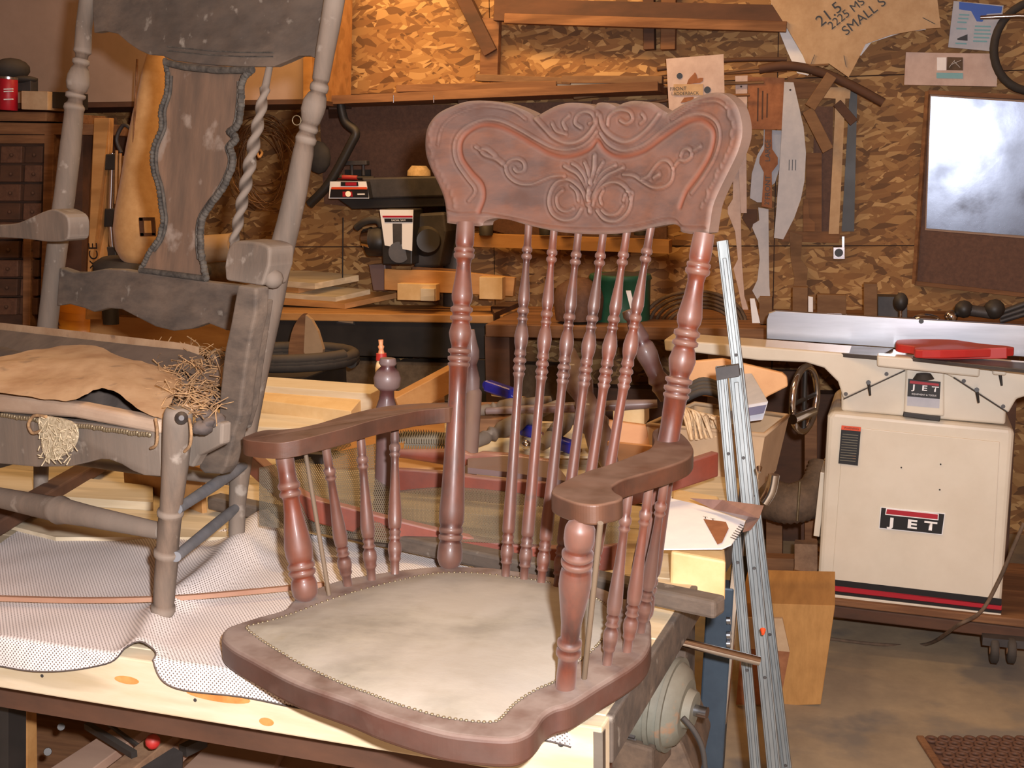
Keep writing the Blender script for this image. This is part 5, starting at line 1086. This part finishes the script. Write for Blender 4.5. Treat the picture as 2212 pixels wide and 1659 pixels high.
STK=[ # carved strokes in detail coordinates: (points, width m, height m)
 ([(400,830),(432,740),(420,650),(350,570),(290,480),(285,380),(340,310),(430,270),(530,280),(640,330),(760,400),(850,450),(950,475),(1050,455),(1120,420),(1165,370),(1210,430),(1280,470),(1370,470),(1480,430),(1620,330),(1740,255),(1830,235),(1900,280),(1920,350),(1890,470),(1820,590),(1740,700),(1700,800)],.0055,-.0034),
 ([(330,760),(375,690),(320,610),(250,500),(240,380),(300,290),(420,235),(540,245),(660,300),(780,370),(870,415),(960,430),(1050,410),(1110,370),(1155,310)],.0028,.0018),
 ([(1180,320),(1230,390),(1300,430),(1370,430),(1470,390),(1600,290),(1730,215),(1840,200),(1930,250),(1955,350),(1920,480),(1850,600),(1770,710)],.0028,.0018),
 ([(760,225),(830,300),(880,350),(960,385),(1040,375),(1110,320),(1150,250),(1160,200)],.004,.0022),
 ([(1175,210),(1200,290),(1260,350),(1340,380),(1420,350),(1500,280),(1560,200)],.004,.0022),
 ([(1060,290),(1020,260),(1030,210),(1080,185),(1130,200),(1140,240),(1110,260)],.003,.0026),
 ([(1230,270),(1240,210),(1300,175),(1370,185),(1390,230),(1350,260),(1310,240)],.003,.0026),
 ([(960,300),(940,250),(980,210)],.003,.002),([(870,260),(900,310),(960,330)],.003,.002),([(1440,260),(1470,230),(1450,200)],.003,.002),
 ([(1640,235),(1740,165),(1850,125),(1940,120),(2000,160)],.0022,.002),([(700,235),(620,180),(500,155),(380,155),(250,200),(160,280),(130,400)],.0022,.0014),
 ([(1115,830),(1105,740),(1120,640),(1140,560),(1145,470)],.004,.003),
 ([(1105,760),(1085,660),(1040,590),(990,560),(950,535)],.0034,.0028),([(1110,700),(1080,600),(1040,545),(1000,520)],.003,.0026),([(1120,650),(1100,560),(1080,510)],.003,.0026),
 ([(1120,760),(1160,670),(1220,600),(1280,570),(1330,545)],.0034,.0028),([(1125,690),(1170,610),(1220,560),(1280,530)],.003,.0026),([(1140,640),(1170,560),(1200,510)],.003,.0026),
 ([(1095,790),(1070,700),(1010,640),(960,620),(900,640),(860,700),(850,780),(880,850),(950,885),(1020,870),(1060,810)],.0034,.0026),
 ([(940,690),(900,730),(910,800),(960,830),(1010,810)],.0028,.0022),([(990,660),(1030,700),(1040,760)],.0028,.0022),
 ([(1130,790),(1160,700),(1220,650),(1290,640),(1350,680),(1380,750),(1360,830),(1290,890),(1210,880),(1160,820)],.0034,.0026),
 ([(1330,760),(1350,700),(1390,710),(1380,750)],.0026,.0022),([(1190,820),(1230,850),(1290,840),(1330,790)],.0028,.0022),([(1200,690),(1180,740),(1190,780)],.0028,.0022),
 ([(950,600),(880,600),(810,625),(730,655),(650,645),(590,600),(570,540),(600,500),(650,490),(690,515),(690,560),(650,575),(625,550)],.003,.0026),
 ([(560,530),(510,490),(440,465),(410,430),(450,430),(500,470)],.004,.0022),([(400,430),(375,410)],.003,.002),
 ([(1330,590),(1400,600),(1460,640),(1530,675),(1600,665),(1645,620),(1650,550),(1620,505),(1570,505),(1530,545),(1490,600),(1450,620)],.003,.0026),
 ([(1560,590),(1530,610)],.004,.002),([(1655,545),(1690,500),(1730,500),(1770,470),(1760,430),(1720,430),(1700,470)],.003,.0026),([(1780,440),(1830,410)],.003,.002),
 ([(190,820),(260,840),(400,840),(520,855),(650,880),(800,915),(950,935),(1150,945),(1350,935),(1480,910),(1600,880),(1670,885),(1720,930),(1860,935)],.0024,-.0018)]
for pl,w_,h_ in STK:
    q=[(p.x,p.y) for p in spline([(*cz(p),0) for p in pl],4)]
    bx0=min(p[0] for p in q)-.02; bx1=max(p[0] for p in q)+.02; by0=min(p[1] for p in q)-.02; by1=max(p[1] for p in q)+.02
    idx=np.where((PX[:,0]>bx0)&(PX[:,0]<bx1)&(PX[:,1]>by0)&(PX[:,1]<by1))[0]
    d=dist_poly(PX[idx],q); hh[idx]+=h_*np.exp(-(d/(w_*.62))**2)-(.0006 if h_>0 else 0)*np.exp(-((d-w_*1.3)/(w_*.5))**2)*2
for i in range(34):   # punched beading down the two outer borders
    t=i/33
    for pth in ([(1990,140),(2040,260),(2030,380),(1970,520),(1900,660),(1840,800)],[(100,260),(80,360),(95,460),(160,600),(230,720),(250,800)]):
        s_=t*(len(pth)-1); k=min(int(s_),len(pth)-2); f_=s_-k; c=cz((pth[k][0]*(1-f_)+pth[k+1][0]*f_+random.uniform(-9,9),pth[k][1]*(1-f_)+pth[k+1][1]*f_))
        d=np.hypot(PX[:,0]-c[0],PX[:,1]-c[1]); hh+=(.0018 if pth[0][0]>1000 else .0011)*np.exp(-(d/.0028)**2)
gd=np.exp(-(dist_poly(PX,[(p.x,p.y) for p in spline([(*cz(p),0) for p in STK[0][0]],4)])/.0042)**2)*.7
cmb=MB(); fr_=[cw(PX[i,0],PX[i,1],hh[i]) for i in range(len(PX))]
cmb.add(fr_,[f if True else f for f in cfs],True)
nB=len(cpoly); bk_=[cw(x,z,-.030) for x,z in cpoly]; fr2=[cw(x,z,-.0045) for x,z in cpoly]
cmb.add(fr2+bk_,[((i+1)%nB,i,i+nB,(i+1)%nB+nB) for i in range(nB)],False)
bv,bf,_q=cdt(cpoly,.03); cmb.add([cw(v.x,v.y,-.030) for v in bv],bf,True)
crest=cmb.build('crest_rail',CREST,red)
bm=bmesh.new(); bm.from_mesh(crest.data); bmesh.ops.recalc_face_normals(bm,faces=bm.faces); bm.to_mesh(crest.data); bm.free()
at_=crest.data.attributes.new('groove','FLOAT','POINT')
for i_ in range(len(gd)): at_.data[i_].value=float(gd[i_])
# back posts and spindles
PPOST=[(1226,14),(1218,22),(1205,27),(1190,27),(1172,25),(1166,22),(1162,26),(1154,26),(1151,22),(1147,26),(1140,26),(1135,23),(1125,27),(1100,27),(1060,25),(1000,23),(930,21),(850,19),(795,21),(791,24),(787,24),(784,20),(779,25),(773,25),(771,20),(767,20),(763,25),(757,25),(755,18),(750,18),(738,22),(722,25),(705,21),(697,18),(693,24),(687,24),(684,19),(679,19),(675,24),(668,24),(664,18),(660,18),(652,22),(640,23),(620,20),(600,17),(575,15),(564,17),(560,22),(553,23),(549,20),(546,22),(541,22),(538,18),(530,20),(510,20),(485,19)]
SPP=[(1245,9),(1217,9),(1213,13),(1208,11),(1200,13),(1192,14),(1180,13),(1174,10),(1170,14),(1165,11),(1158,13),(1152,10),(1148,13),(1140,13.5),(1110,13.5),(1050,12),(950,10.5),(880,9.5),(835,9),(818,10),(810,13),(806,10),(799,14),(794,12),(789,10),(784,14),(779,13),(774,9),(769,13),(763,12),(757,11),(745,14),(729,15),(712,12),(703,9),(697,9),(693,11.5),(689,9),(683,9),(678,12.5),(672,12),(667,9),(660,11),(650,12.5),(630,11),(600,8),(575,6.5),(566,7),(561,11),(556,11),(551,7),(547,11),(541,11),(536,8),(515,7.5),(490,8)]
def tprof(P,scale): 
    y0=P[0][0]; y1=P[-1][0]; return [((y0-y)/(y0-y1),r*scale) for y,r in P]
DP=2.07/FPX
bl=PZ(970,1224,ZSE); blx=RP.l(bl)
tl_=BKP.p(1006,486); trp=BKP.p(1521,510)
MB().lathe(bl-V((0,0,.004)),tl_+V((0,0,.004)),tprof(PPOST,DP),22).build('back_post',REDW,red)
br=RP.w(-blx[0]+.004,blx[1],ZSE)
MB().lathe(br-V((0,0,.004)),trp+V((0,0,.004)),tprof(PPOST,DP*1.01),22).build('back_post',REDW,red)
tops=[(1132,494),(1187,500),(1240,505),(1294,506),(1345,503),(1397,494)]
for i,tx in enumerate(tops):
    bxl=-.0865+i*.0346; byl=.2735+.010*(1-((i-2.5)/2.5)**2)
    b=RP.w(bxl,byl,ZSE-.002); xl,z_=cpt(*tx); t=cw(xl,z_+.006,-.011)
    MB().lathe(b,t,tprof(SPP,DP),18).build('back_spindle',REDW,red)
# arms
ARM=[(1191,1061),(1196,1052),(1205,1046),(1232,1032),(1268,1017),(1314,1003),(1368,983),(1402,969),(1413,952),(1409,936),(1414,927),(1435,920),(1460,928),(1478,940),(1493,958),(1498,974),(1486,990),(1449,1005),(1395,1021),(1350,1034),(1332,1043),(1322,1052),(1330,1063),(1345,1072),(1340,1079),(1323,1084),(1287,1090),(1250,1087),(1220,1078),(1198,1068)]
ZA=1.113
armR=[RP.l(PZ(x,y,ZA)) for x,y in ARM]
armR=[(p.x,p.y) for p in spline([(a[0],a[1],0) for a in armR],6,True)]
def armz(x,y,left): 
    t=max(0,min(1,(y+.03)/.33))
    return (ZA-.006*(1-t)*0) if not left else ZA-.012+.014*t+.006*math.sin(t*math.pi)
def mkarm(left):
    pts=[RP.w(-(max(x,.211) if y>.24 else x) if left else x,min(y,.312) if left else y,armz(x,y,left)) for x,y in armR]
    if left: pts=pts[::-1]
    return MB().slab(pts,(0,0,-.026)).build('arm',REDD,red,bevel=.0065,bseg=4)
mkarm(False); mkarm(True)
FPR=[(1307,12),(1298,24),(1290,28),(1270,29),(1259,27),(1252,24),(1249,25),(1243,30),(1237,30),(1232,25),(1229,30),(1222,30),(1216,25),(1210,28),(1199,30),(1180,31),(1149,27),(1102,20),(1071,18),(1065,20),(1062,24),(1056,24),(1050,19),(1044,24),(1037,25),(1030,20),(1008,19),(985,20),(960,20)]
sc_=1.87/FPX
flb=PZ(662,1296,ZSE); flt=PZ(612,962,ZA-.03)
# keep the left front post upright in depth: match the arm's height
frb=PZ(1221,1484,ZSE)
def armtop(xl,yl,left): return RP.w(xl,yl,armz(abs(xl),yl,left)-.022)
fl=RP.l(flb); ft=RP.l(PZ(612,962,1.09))
MB().lathe(flb-V((0,0,.002)),armtop(ft[0],ft[1],True),tprof(FPR,sc_),22).build('arm_post',REDW,red)
fr1=RP.l(PZ(1255,1128,1.088))
frt=armtop(fr1[0],fr1[1],False)
MB().lathe(frt,frb-V((0,0,.002)),tprof(FPR,sc_*.92),22).build('arm_post',REDW,red)
ASP=[(1268,10),(1242,10),(1236,14),(1230,13),(1222,15),(1215,16),(1204,15),(1196,11),(1192,15),(1186,11),(1178,14),(1173,11),(1170,14),(1160,15),(1150,16),(1118,14),(1080,11),(1039,9),(1020,9),(1014,13),(1009,10),(1003,13),(995,13),(990,9),(983,10),(965,9.5),(935,9)]
lb_=[(752,1267),(803,1254),(853,1241)]; lt_=[(702,950),(778,930),(853,905)]
for b,t in zip(lb_,lt_):
    B0=PZ(*b,ZSE-.002); T0=RP.l(PZ(*t,1.092)); MB().lathe(B0,armtop(T0[0],T0[1],True)+V((0,0,0)),tprof(ASP,1.93/FPX),16).build('arm_spindle',REDW,red)
for b,t in (((1311,1438),(1360,1050)),((1354,1410),(1404,1040)),((1384,1368),(1438,1026))):
    B0=PZ(*b,ZSE-.002); T0=RP.l(PZ(*t,1.090)); MB().lathe(B0,armtop(T0[0],T0[1],False),tprof(ASP,1.72/FPX),16).build('arm_spindle',REDW,red)
ROD=mat('thin_dowel',(116,96,74),(96,78,60),9,(1,1,.2),.7,dust=(112,104,94),damt=.4,bump=.05)
T0=RP.l(PZ(657,955,1.09)); MB().tube([PZ(711,1286,ZSE),armtop(T0[0],T0[1],True)],.0038,8).build('thin_rod',ROD,red)
T0=RP.l(PZ(1297,1135,1.088)); MB().tube([PZ(1262,1466,ZSE),armtop(T0[0],T0[1],False)],.0038,8).build('thin_rod',ROD,red)
# ================================================================ WEATHERED CHAIR
AG=PZ(348,1340,ZT+.006)
GA=-20.5
GP=Pl((AG.x,AG.y,0),GA); 
bz_=PZ(510,1158,.84); GB=Pl(bz_,GA-1,.18)
gr=thing('weathered_armchair','tall weathered grey armchair with torn seat at the left','chair',V((GP.w(-.25,.2,0).x,GP.w(-.25,.2,0).y,ZT)))
def sc2(P): return (P-CAM).length/FPX
def gpath(P_,pts,mt,name,off=0,seg=18,sm=5):
    q=[P_.p(x,y,off) for x,y,r in pts]; s_=sc2(q[0]); 
    mb=MB(); mb.tube(q,[r*sc2(p)*.985 for p,(x,y,r) in zip(q,pts)],seg); return mb.build(name,mt,gr)
# front right leg
gpath(GP,[(345,1351,3),(347,1338,7),(349,1330,13),(350,1326,22),(352,1318,25),(353,1309,25),(354,1304,21),(354,1296,22),(357,1250,23),(361,1204,24),(361,1200,27),(361,1194,28),(361,1188,27),(362,1184,23),(366,1130,24),(368,1116,24),(368,1113,27),(368,1108,28),(369,1102,27),(369,1098,23),(373,1060,25),(379,1000,28),(382,950,30),(384,915,31),(385,895,30),(386,884,26),(386,880,14)],GREYW,'front_leg')
# its rear companion at the right, running on as the tall post
gpath(GB,[(510,1160,16),(511,1156,17),(513,1085,18),(520,1000,23),(532,920,25),(545,840,27),(566,740,27),(588,640,27),(603,560,27),(624,480,25),(640,410,24),(655,330,22),(658,312,20),(660,306,22),(661,300,23),(662,293,20),(664,286,17),(665,282,20),(667,276,21),(669,268,17),(671,262,20),(675,240,25),(680,222,25),(686,206,20),(687,200,16),(688,196,19),(690,188,20),(691,183,19),(692,178,15),(693,172,18),(703,110,20),(714,50,21),(729,-40,22)],GREYW,'back_post')
gpath(GB,[(88,1062,14),(89,1010,15),(95,800,20),(103,700,20),(115,600,20),(128,500,21),(140,420,21),(152,320,21),(159,252,19),(160,240,19),(160,234,21),(161,228,20),(162,222,15),(163,215,14),(163,210,20),(164,203,20),(165,199,15),(166,194,20),(168,180,23),(170,165,22),(173,150,18),(174,142,13),(175,137,17),(175,130,17),(176,126,12),(177,118,13),(178,112,18),(179,104,17),(181,60,16),(190,0,17),(196,-40,17)],GREYW,'back_post')
# crest, splat, lower rail
def gslab(P_,pts,th,mt,name,off=.0,sp=0,bevel=.002):
    q=[P_.p(x,y,off) for x,y in pts]
    if sp: q=spline(q,sp,True)
    return MB().slab(q,P_.Y*th).build(name,mt,gr,bevel=bevel)
cr_=gslab(GB,[(196,-60),(735,-60),(700,112),(684,128),(669,121),(643,121),(617,133),(590,144),(523,144),(448,140),(374,131),(351,121),(321,118),(299,108),(277,93),(254,73),(224,67),(203,71)],.02,GREYB,'crest_rail',.0)
for dy,w in ((0,1.6),(9,1.2)):
    MB().tube([GB.p(x,y-dy-12,.001) for x,y in [(360,121),(448,130),(523,134),(590,134)]],.0012,5).build('scribed_line',ROPE,cr_)
SPL=[(357,131),(362,164),(359,202),(348,239),(348,277),(331,321),(331,366),(342,404),(348,448),(351,478),(342,516),(325,542),(303,583)]
SPR=[(445,600),(437,560),(433,523),(437,475),(456,441),(478,411),(497,374),(504,344),(497,318),(510,299),(499,284),(514,269),(521,224),(523,176),(546,149)]
spt=spline([GB.p(x,y,-.004) for x,y in SPL],3)+spline([GB.p(x,y,-.004) for x,y in SPR],3)
MB().slab(spt,GB.Y*.01).build('splat',GREYC,gr,bevel=.002)
mbr=MB()
for path in (SPL,SPR):
    pp=spline([GB.p(x,y,.0) for x,y in path],16)
    last=None
    for p in pp:
        if last is None or (p-last).length>.0065:
            mbr.ball(p+V((random.uniform(-.001,.001),0,0)),.0058 if path is SPL else .0075,7,(1,1,1)); last=p
o=mbr.build('beaded_edging',ROPE,gr,kind='stuff')
MB().tube([GB.p(x,y,.002) for x,y in [(357,135),(400,145),(470,152),(546,151)]],.007,8).build('splat_top_bead',ROPE,gr)
MB().tube([GB.p(x,y,.002) for x,y in [(303,584),(370,592),(445,602)]],.006,8).build('splat_bottom_bead',ROPE,gr)
for pth in (SPL,SPR):
    s_=8 if pth is SPL else -8
    MB().tube(spline([GB.p(x+s_,y,.0) for x,y in pth[1:-1]],4),.0035,6).build('inner_bead',ROPE,gr)
lr=[(128,578),(157,588),(187,588),(224,581),(262,582),(299,588),(374,599),(448,609),(560,622),(560,726),(486,713),(448,698),(411,711),(374,715),(336,706),(291,683),(262,668),(232,666),(202,674),(179,665),(149,657),(122,661)]
gslab(GB,lr,.022,GREYB,'lower_back_rail',.004,bevel=.003)
# twisted spindles
def twist(p0,p1,rpx,name):
    a=GB.p(*p0,-.01); b=GB.p(*p1,-.01); n=90; d=(b-a).normalized(); u=d.orthogonal().normalized(); w_=d.cross(u); mb=MB(); seg=12; vs=[]
    for i in range(n+1):
        t=i/n; c=a.lerp(b,t)
        for k in range(seg):
            an=2*math.pi*k/seg; tw=(.12<t<.92); r=rpx*sc2(c)*(1+(.26*math.cos(2*(an-t*2*math.pi*5)) if tw else -.1)); r*=(.75+.35*math.sin(math.pi*t))
            vs.append(c+(u*math.cos(an)+w_*math.sin(an))*r)
    mb.add(vs,[(i*seg+k,i*seg+(k+1)%seg,(i+1)*seg+(k+1)%seg,(i+1)*seg+k) for i in range(n) for k in range(seg)],True); mb.build(name,GREYW,gr)
twist((583,140),(498,560),10.5,'twisted_spindle')
# arms
scroll=[GB.p(x,y,.075) for x,y in [(486,606),(484,575),(489,545),(498,527),(515,520),(550,522),(572,528),(582,540),(580,575),(566,618)]]
MB().slab(spline(scroll[1:9],3)+[scroll[9],scroll[0]],GP.Y*.062).build('arm',GREYW,gr,bevel=.006,bseg=3)
MB().ball(GB.p(590,602,.05),.018,12,(1,1.2,1)).build('arm_scroll',GREYW,gr)
sup=[(512,616),(553,622),(551,680),(541,725),(530,790),(522,850),(517,900),(505,935),(498,968),(492,990),(487,1010),(476,1025),(440,1023),(428,1012),(432,980),(438,955),(470,918),(474,850),(484,760),(497,700)]
MB().slab([GP.p(x,y,-.13) for x,y in sup],GP.Y*.03).build('arm_support',GREYB,gr,bevel=.005,bseg=3)
MB().slab([GP.p(x,y,-.165) for x,y in [(552,650),(562,650),(552,720),(540,800),(530,880),(515,930),(500,930),(520,860)]],GP.Y*.03).build('support_backing',GREYB,gr,bevel=.003)
# left arm, cut by the frame
LAO=-.30
lt=[(-80,492),(-20,486),(30,483),(60,472),(90,458),(112,452),(128,456),(146,470),(148,505),(140,520),(100,522),(60,517),(0,513),(-80,512)]
MB().slab(spline([GP.p(x,y,LAO) for x,y in lt],3,True),GP.Y*.05).build('arm',GREYW,gr,bevel=.006,bseg=3)
# seat frame
FO=.0
fr_face=[(-120,905),(0,893),(100,905),(200,915),(345,936),(350,1030),(310,1027),(285,1017),(262,1003),(235,993),(215,992),(190,999),(150,1008),(75,1009),(0,1002),(-120,985)]
rl=gslab(GP,fr_face,.022,GREYW,'front_seat_rail',-.004,bevel=.003)
q=[GP.p(-120,828,-.004),GP.p(0,848,-.004),GP.p(160,866,-.004),GP.p(335,903,-.004),GP.p(345,925,-.004),GP.p(160,890,-.004),GP.p(0,872,-.004),GP.p(-120,852,-.004)]
MB().slab([GP.p(x,y,-.002) for x,y in [(-120,838),(0,852),(160,872),(340,908),(345,940),(160,904),(0,892),(-120,878)]],GP.Y*.03).build('rail_top',mat('pale_worn_wood',(186,164,142),(160,134,112),9,(.3,1,1),.8,bump=.1),rl,bevel=.008,bseg=3)
mbn=None
for i in range(60):
    x=4+i*5.4; y=897+ (x/345)*46+random.uniform(-1.5,1.5)
    p=GP.p(x,y,.002)
    if mbn is None:
        mbn=MB().ball((0,0,0),.0042,8,(1,.6,1)).build('upholstery_nail',BRASS,gr)
        for v in mbn.data.vertices: v.co+=wloc(gr)
        mbn.location=p-wloc(gr)
    else: o=mbn.copy(); COL.objects.link(o); o.location=p-wloc(gr)
MB().lathe(GP.p(392,903,.036),GP.p(392,903,.018),[(0,.004),(.4,.0085),(1,.01)],14).build('leg_boss',DKGREY,gr)
# lace scrap
mb=MB(); lc=[(85,900),(150,910),(166,935),(158,965),(135,985),(108,992),(92,975),(88,940)]
mb.slab(spline([GP.p(x,y,.008) for x,y in lc],3,True),GP.Y*.004)
for i in range(90):
    x=random.uniform(84,164); y=random.uniform(905,992); 
    a=GP.p(x,y,.013); mb.tube([a,a+V((random.uniform(-.012,.012),random.uniform(-.004,0),random.uniform(-.014,.004)))],.0012,4)
mb.build('lace_scrap',mat('old_lace',(206,190,160),(150,134,104),120,(1,1,1),.95,bump=.9),gr)
MB().tube(spline([GP.p(100,900,.01),GP.p(75,898,.012),GP.p(62,915,.012),GP.p(70,935,.012),GP.p(90,930,.012)],5),.003,6).build('curled_cord',STRAW,gr)
# torn seat
def seat3(u,v,z):   # u 0..1 left-right along rails, v 0 front .. 1 back
    f=GP.p(-120+470*u,880,-.02); b=GB.p(-120+640*u,720,.02); P=f.lerp(b,v); return V((P.x,P.y,z))
zs0=GP.p(150,880,-.02).z; zs1=GB.p(150,705,.02).z
def zl(v): return zs0+(zs1-zs0)*v
g=[];nu,nv=46,22
for j in range(nv+1):
    v=j/nv; row=[]
    for i in range(nu+1):
        u=i/nu; z=zl(v)-.035+.030*noise.noise(V((u*9,v*6,3)))
        row.append(seat3(u,v,z))
    g.append(row)
def gsheet(name,g,mt,smooth=True):
    n,m_=len(g),len(g[0]); return MB().add([p for r in g for p in r],[(i*m_+j,i*m_+j+1,(i+1)*m_+j+1,(i+1)*m_+j) for i in range(n-1) for j in range(m_-1)],smooth).build(name,mt,gr)
gsheet('seat_stuffing',g,TORND)
def pix_sheet(name,top,bot,n,m_,mt,bump,smooth=True):
    """top / bot: (px,py,z) polylines, bump(u,v) extra height"""
    T=spline([PZ(*p) for p in top],8); B=spline([PZ(*p) for p in bot],8)
    def samp(L,t): s_=t*(len(L)-1); k=min(int(s_),len(L)-2); return L[k].lerp(L[k+1],s_-k)
    g=[[samp(T,i/n).lerp(samp(B,i/n),j/m_)+V((0,0,bump(i/n,j/m_))) for i in range(n+1)] for j in range(m_+1)]
    return gsheet(name,g,mt,smooth)
zf=zs0+.01; zr=zs1
pix_sheet('leather_cover',[(-80,778,zf+.035),(0,770,zf+.035),(110,750,zf+.042),(200,746,zf+.045),(260,770,zf+.035),(320,785,zf+.03),(365,800,zf+.02),(400,830,zf+.01)],
 [(-80,838,zf+.012),(0,848,zf+.012),(100,862,zf+.01),(160,864,zf+.012),(205,842,zf+.02),(250,846,zf+.02),(300,885,zf+.008),(350,905,zf+.0)],50,16,TORN,lambda u,v:.012*math.sin(v*math.pi)*(.6+.5*noise.noise(V((u*7,v*4,1))))+.003*noise.noise(V((u*20,v*14,5))))
bp0=[GB.p(x,y,.03) for x,y in [(-80,690),(0,697),(140,712),(280,728),(400,742),(430,750)]]; bp1=[GB.p(x,y,.03) for x,y in [(-80,712),(0,718),(140,738),(280,752),(400,762),(430,766)]]
MB().add(bp0+bp1,[(i,i+1,i+7,i+6) for i in range(5)],True).build('rear_rail_edge',TORN,gr)
dk0=[GB.p(x,y,.035) for x,y in [(-80,706),(0,712),(140,728),(280,744),(400,756),(440,770)]]; dk1=[GB.p(x,y,.12) for x,y in [(-80,790),(0,800),(140,800),(280,800),(400,800),(450,830)]]
MB().add(dk0+dk1,[(i,i+1,i+7,i+6) for i in range(5)],True).build('dark_lining',TORND,gr)
# straw & shredded lumps at the right of the seat
mb=MB()
for i in range(420):
    x=random.gauss(415,38); y=random.gauss(812,48)
    if x>478 or x<330 or y<742 or y>915 or (x<360 and y>860): continue
    z=zf+.02*random.random()+(.012 if y<800 else 0); a=PZ(x,y,z); d=V((random.uniform(-1,1),random.uniform(-1,1),random.uniform(-.4,.8))).normalized()*random.uniform(.012,.03)
    mb.tube([a-d,a+V((random.uniform(-.004,.004),0,.004)),a+d],random.uniform(.0006,.0015),4)
mb.build('straw_stuffing',STRAW,gr,kind='stuff')
mb=MB()
for i in range(46):
    x=random.uniform(365,470); y=random.uniform(765,930)
    if y>865 and x<432: continue
    mb.ball(PZ(x,y,zf-.004+.01*random.random()),random.uniform(.010,.02),8,(1,1.2,.7))
o=mb.build('torn_padding',TORND,gr,kind='stuff')
md=o.modifiers.new('s','SUBSURF'); md.levels=1; md.render_levels=1
tx=bpy.data.textures.new('rough','CLOUDS'); tx.noise_scale=.012; md=o.modifiers.new('d','DISPLACE'); md.texture=tx; md.strength=.012
mb=MB()
for i in range(16):
    x=random.uniform(370,460); y=random.uniform(790,920); mb.ball(PZ(x,y,zf+.003),random.uniform(.008,.014),7,(1.3,1,.6))
o=mb.build('torn_leather_flakes',TORN,gr,kind='stuff'); md=o.modifiers.new('d','DISPLACE'); md.texture=tx; md.strength=.014
# side rail hidden pieces + corner fabric
MB().slab([GP.p(x,y,-.03) for x,y in [(405,920),(440,905),(480,915),(478,960),(430,985),(415,1010),(405,1008)]],GP.Y*.02).build('side_rail',GREYW,gr,bevel=.004)
for x in (340,413):
    MB().tube(spline([GP.p(x-4,905,.01),GP.p(x,930,.02),GP.p(x-2,960,.02),GP.p(x-14,968 if x<400 else 975,.012)],4),.0025,6).build('leather_welt',STRAW,gr)
# stretchers
def gst(a,b,prof,P1=GP,P2=None,o1=0,o2=0,mt=GREYW):
    A=P1.p(*a,o1); B=(P2 or P1).p(*b,o2); MB().lathe(A,B,[(t,r*sc2(A)) for t,r in prof],16).build('stretcher',mt,gr)
gst((-120,1050),(350,1148),[(0,14),(.3,19),(.55,22),(.575,26),(.6,22),(.7,19),(1,14)])
gst((383,1100),(528,1005),[(0,11),(.5,14),(.85,13),(1,10)],GP,GB,mt=BLUEG)
gst((380,1203),(512,1095),[(0,11),(.5,13),(.85,13),(1,10)],GP,GB,mt=BLUEG)
gst((92,985),(515,1040),[(0,9),(.5,11),(1,9)],GB,GB)
# left half outside the picture frame: second front leg, arm support
lx=GP.l(GP.p(-120,905,0)); L0=GP.w(lx[0],.012,ZT+.004)
rel=[(1351,3),(1338,7),(1326,22),(1318,25),(1296,22),(1250,23),(1204,24),(1200,27),(1188,27),(1184,23),(1116,24),(1113,27),(1102,27),(1098,23),(1060,25),(1000,28),(950,30),(895,30),(880,14)]
MB().lathe(L0,L0+V((0,0,.345)),[((1351-y)/471,r*.00066) for y,r in rel],18).build('front_leg',GREYW,gr)
Lr=GB.p(88,1062,0); MB().lathe(GP.w(lx[0],.012,ZT+.17),V((Lr.x,Lr.y,.92)),[(0,.009),(.5,.011),(1,.008)],12).build('stretcher',BLUEG,gr)
aL=GP.p(-60,505,LAO); MB().beam(aL,GP.w(lx[0]-.01,.10,ZT+.27),.045,.03,GP.Y).build('arm_support',GREYB,gr,bevel=.004)
# small ring hanging on the post
MB().tube([GB.p(641,260,.02)+V((.0085*math.cos(a),0,.0085*math.sin(a))) for a in [k*math.pi/8 for k in range(16)]],.0011,5,True).build('key_ring',BRASS,None,'small thin ring hanging on the weathered right post','ring')

# ---------------------------------------------------------------- groups of repeats
from collections import defaultdict
GR=defaultdict(list)
for o in bpy.data.objects:
    if o.parent is None and o.get('label') and not o.get('kind'): GR[o.name.split('.')[0]].append(o)
for k,l in GR.items():
    if len(l)>1:
        w_=k.replace('_',' '); w_=w_ if w_.endswith('s') else w_+'s'
        for o in l: o['group']=w_+' around the workshop'
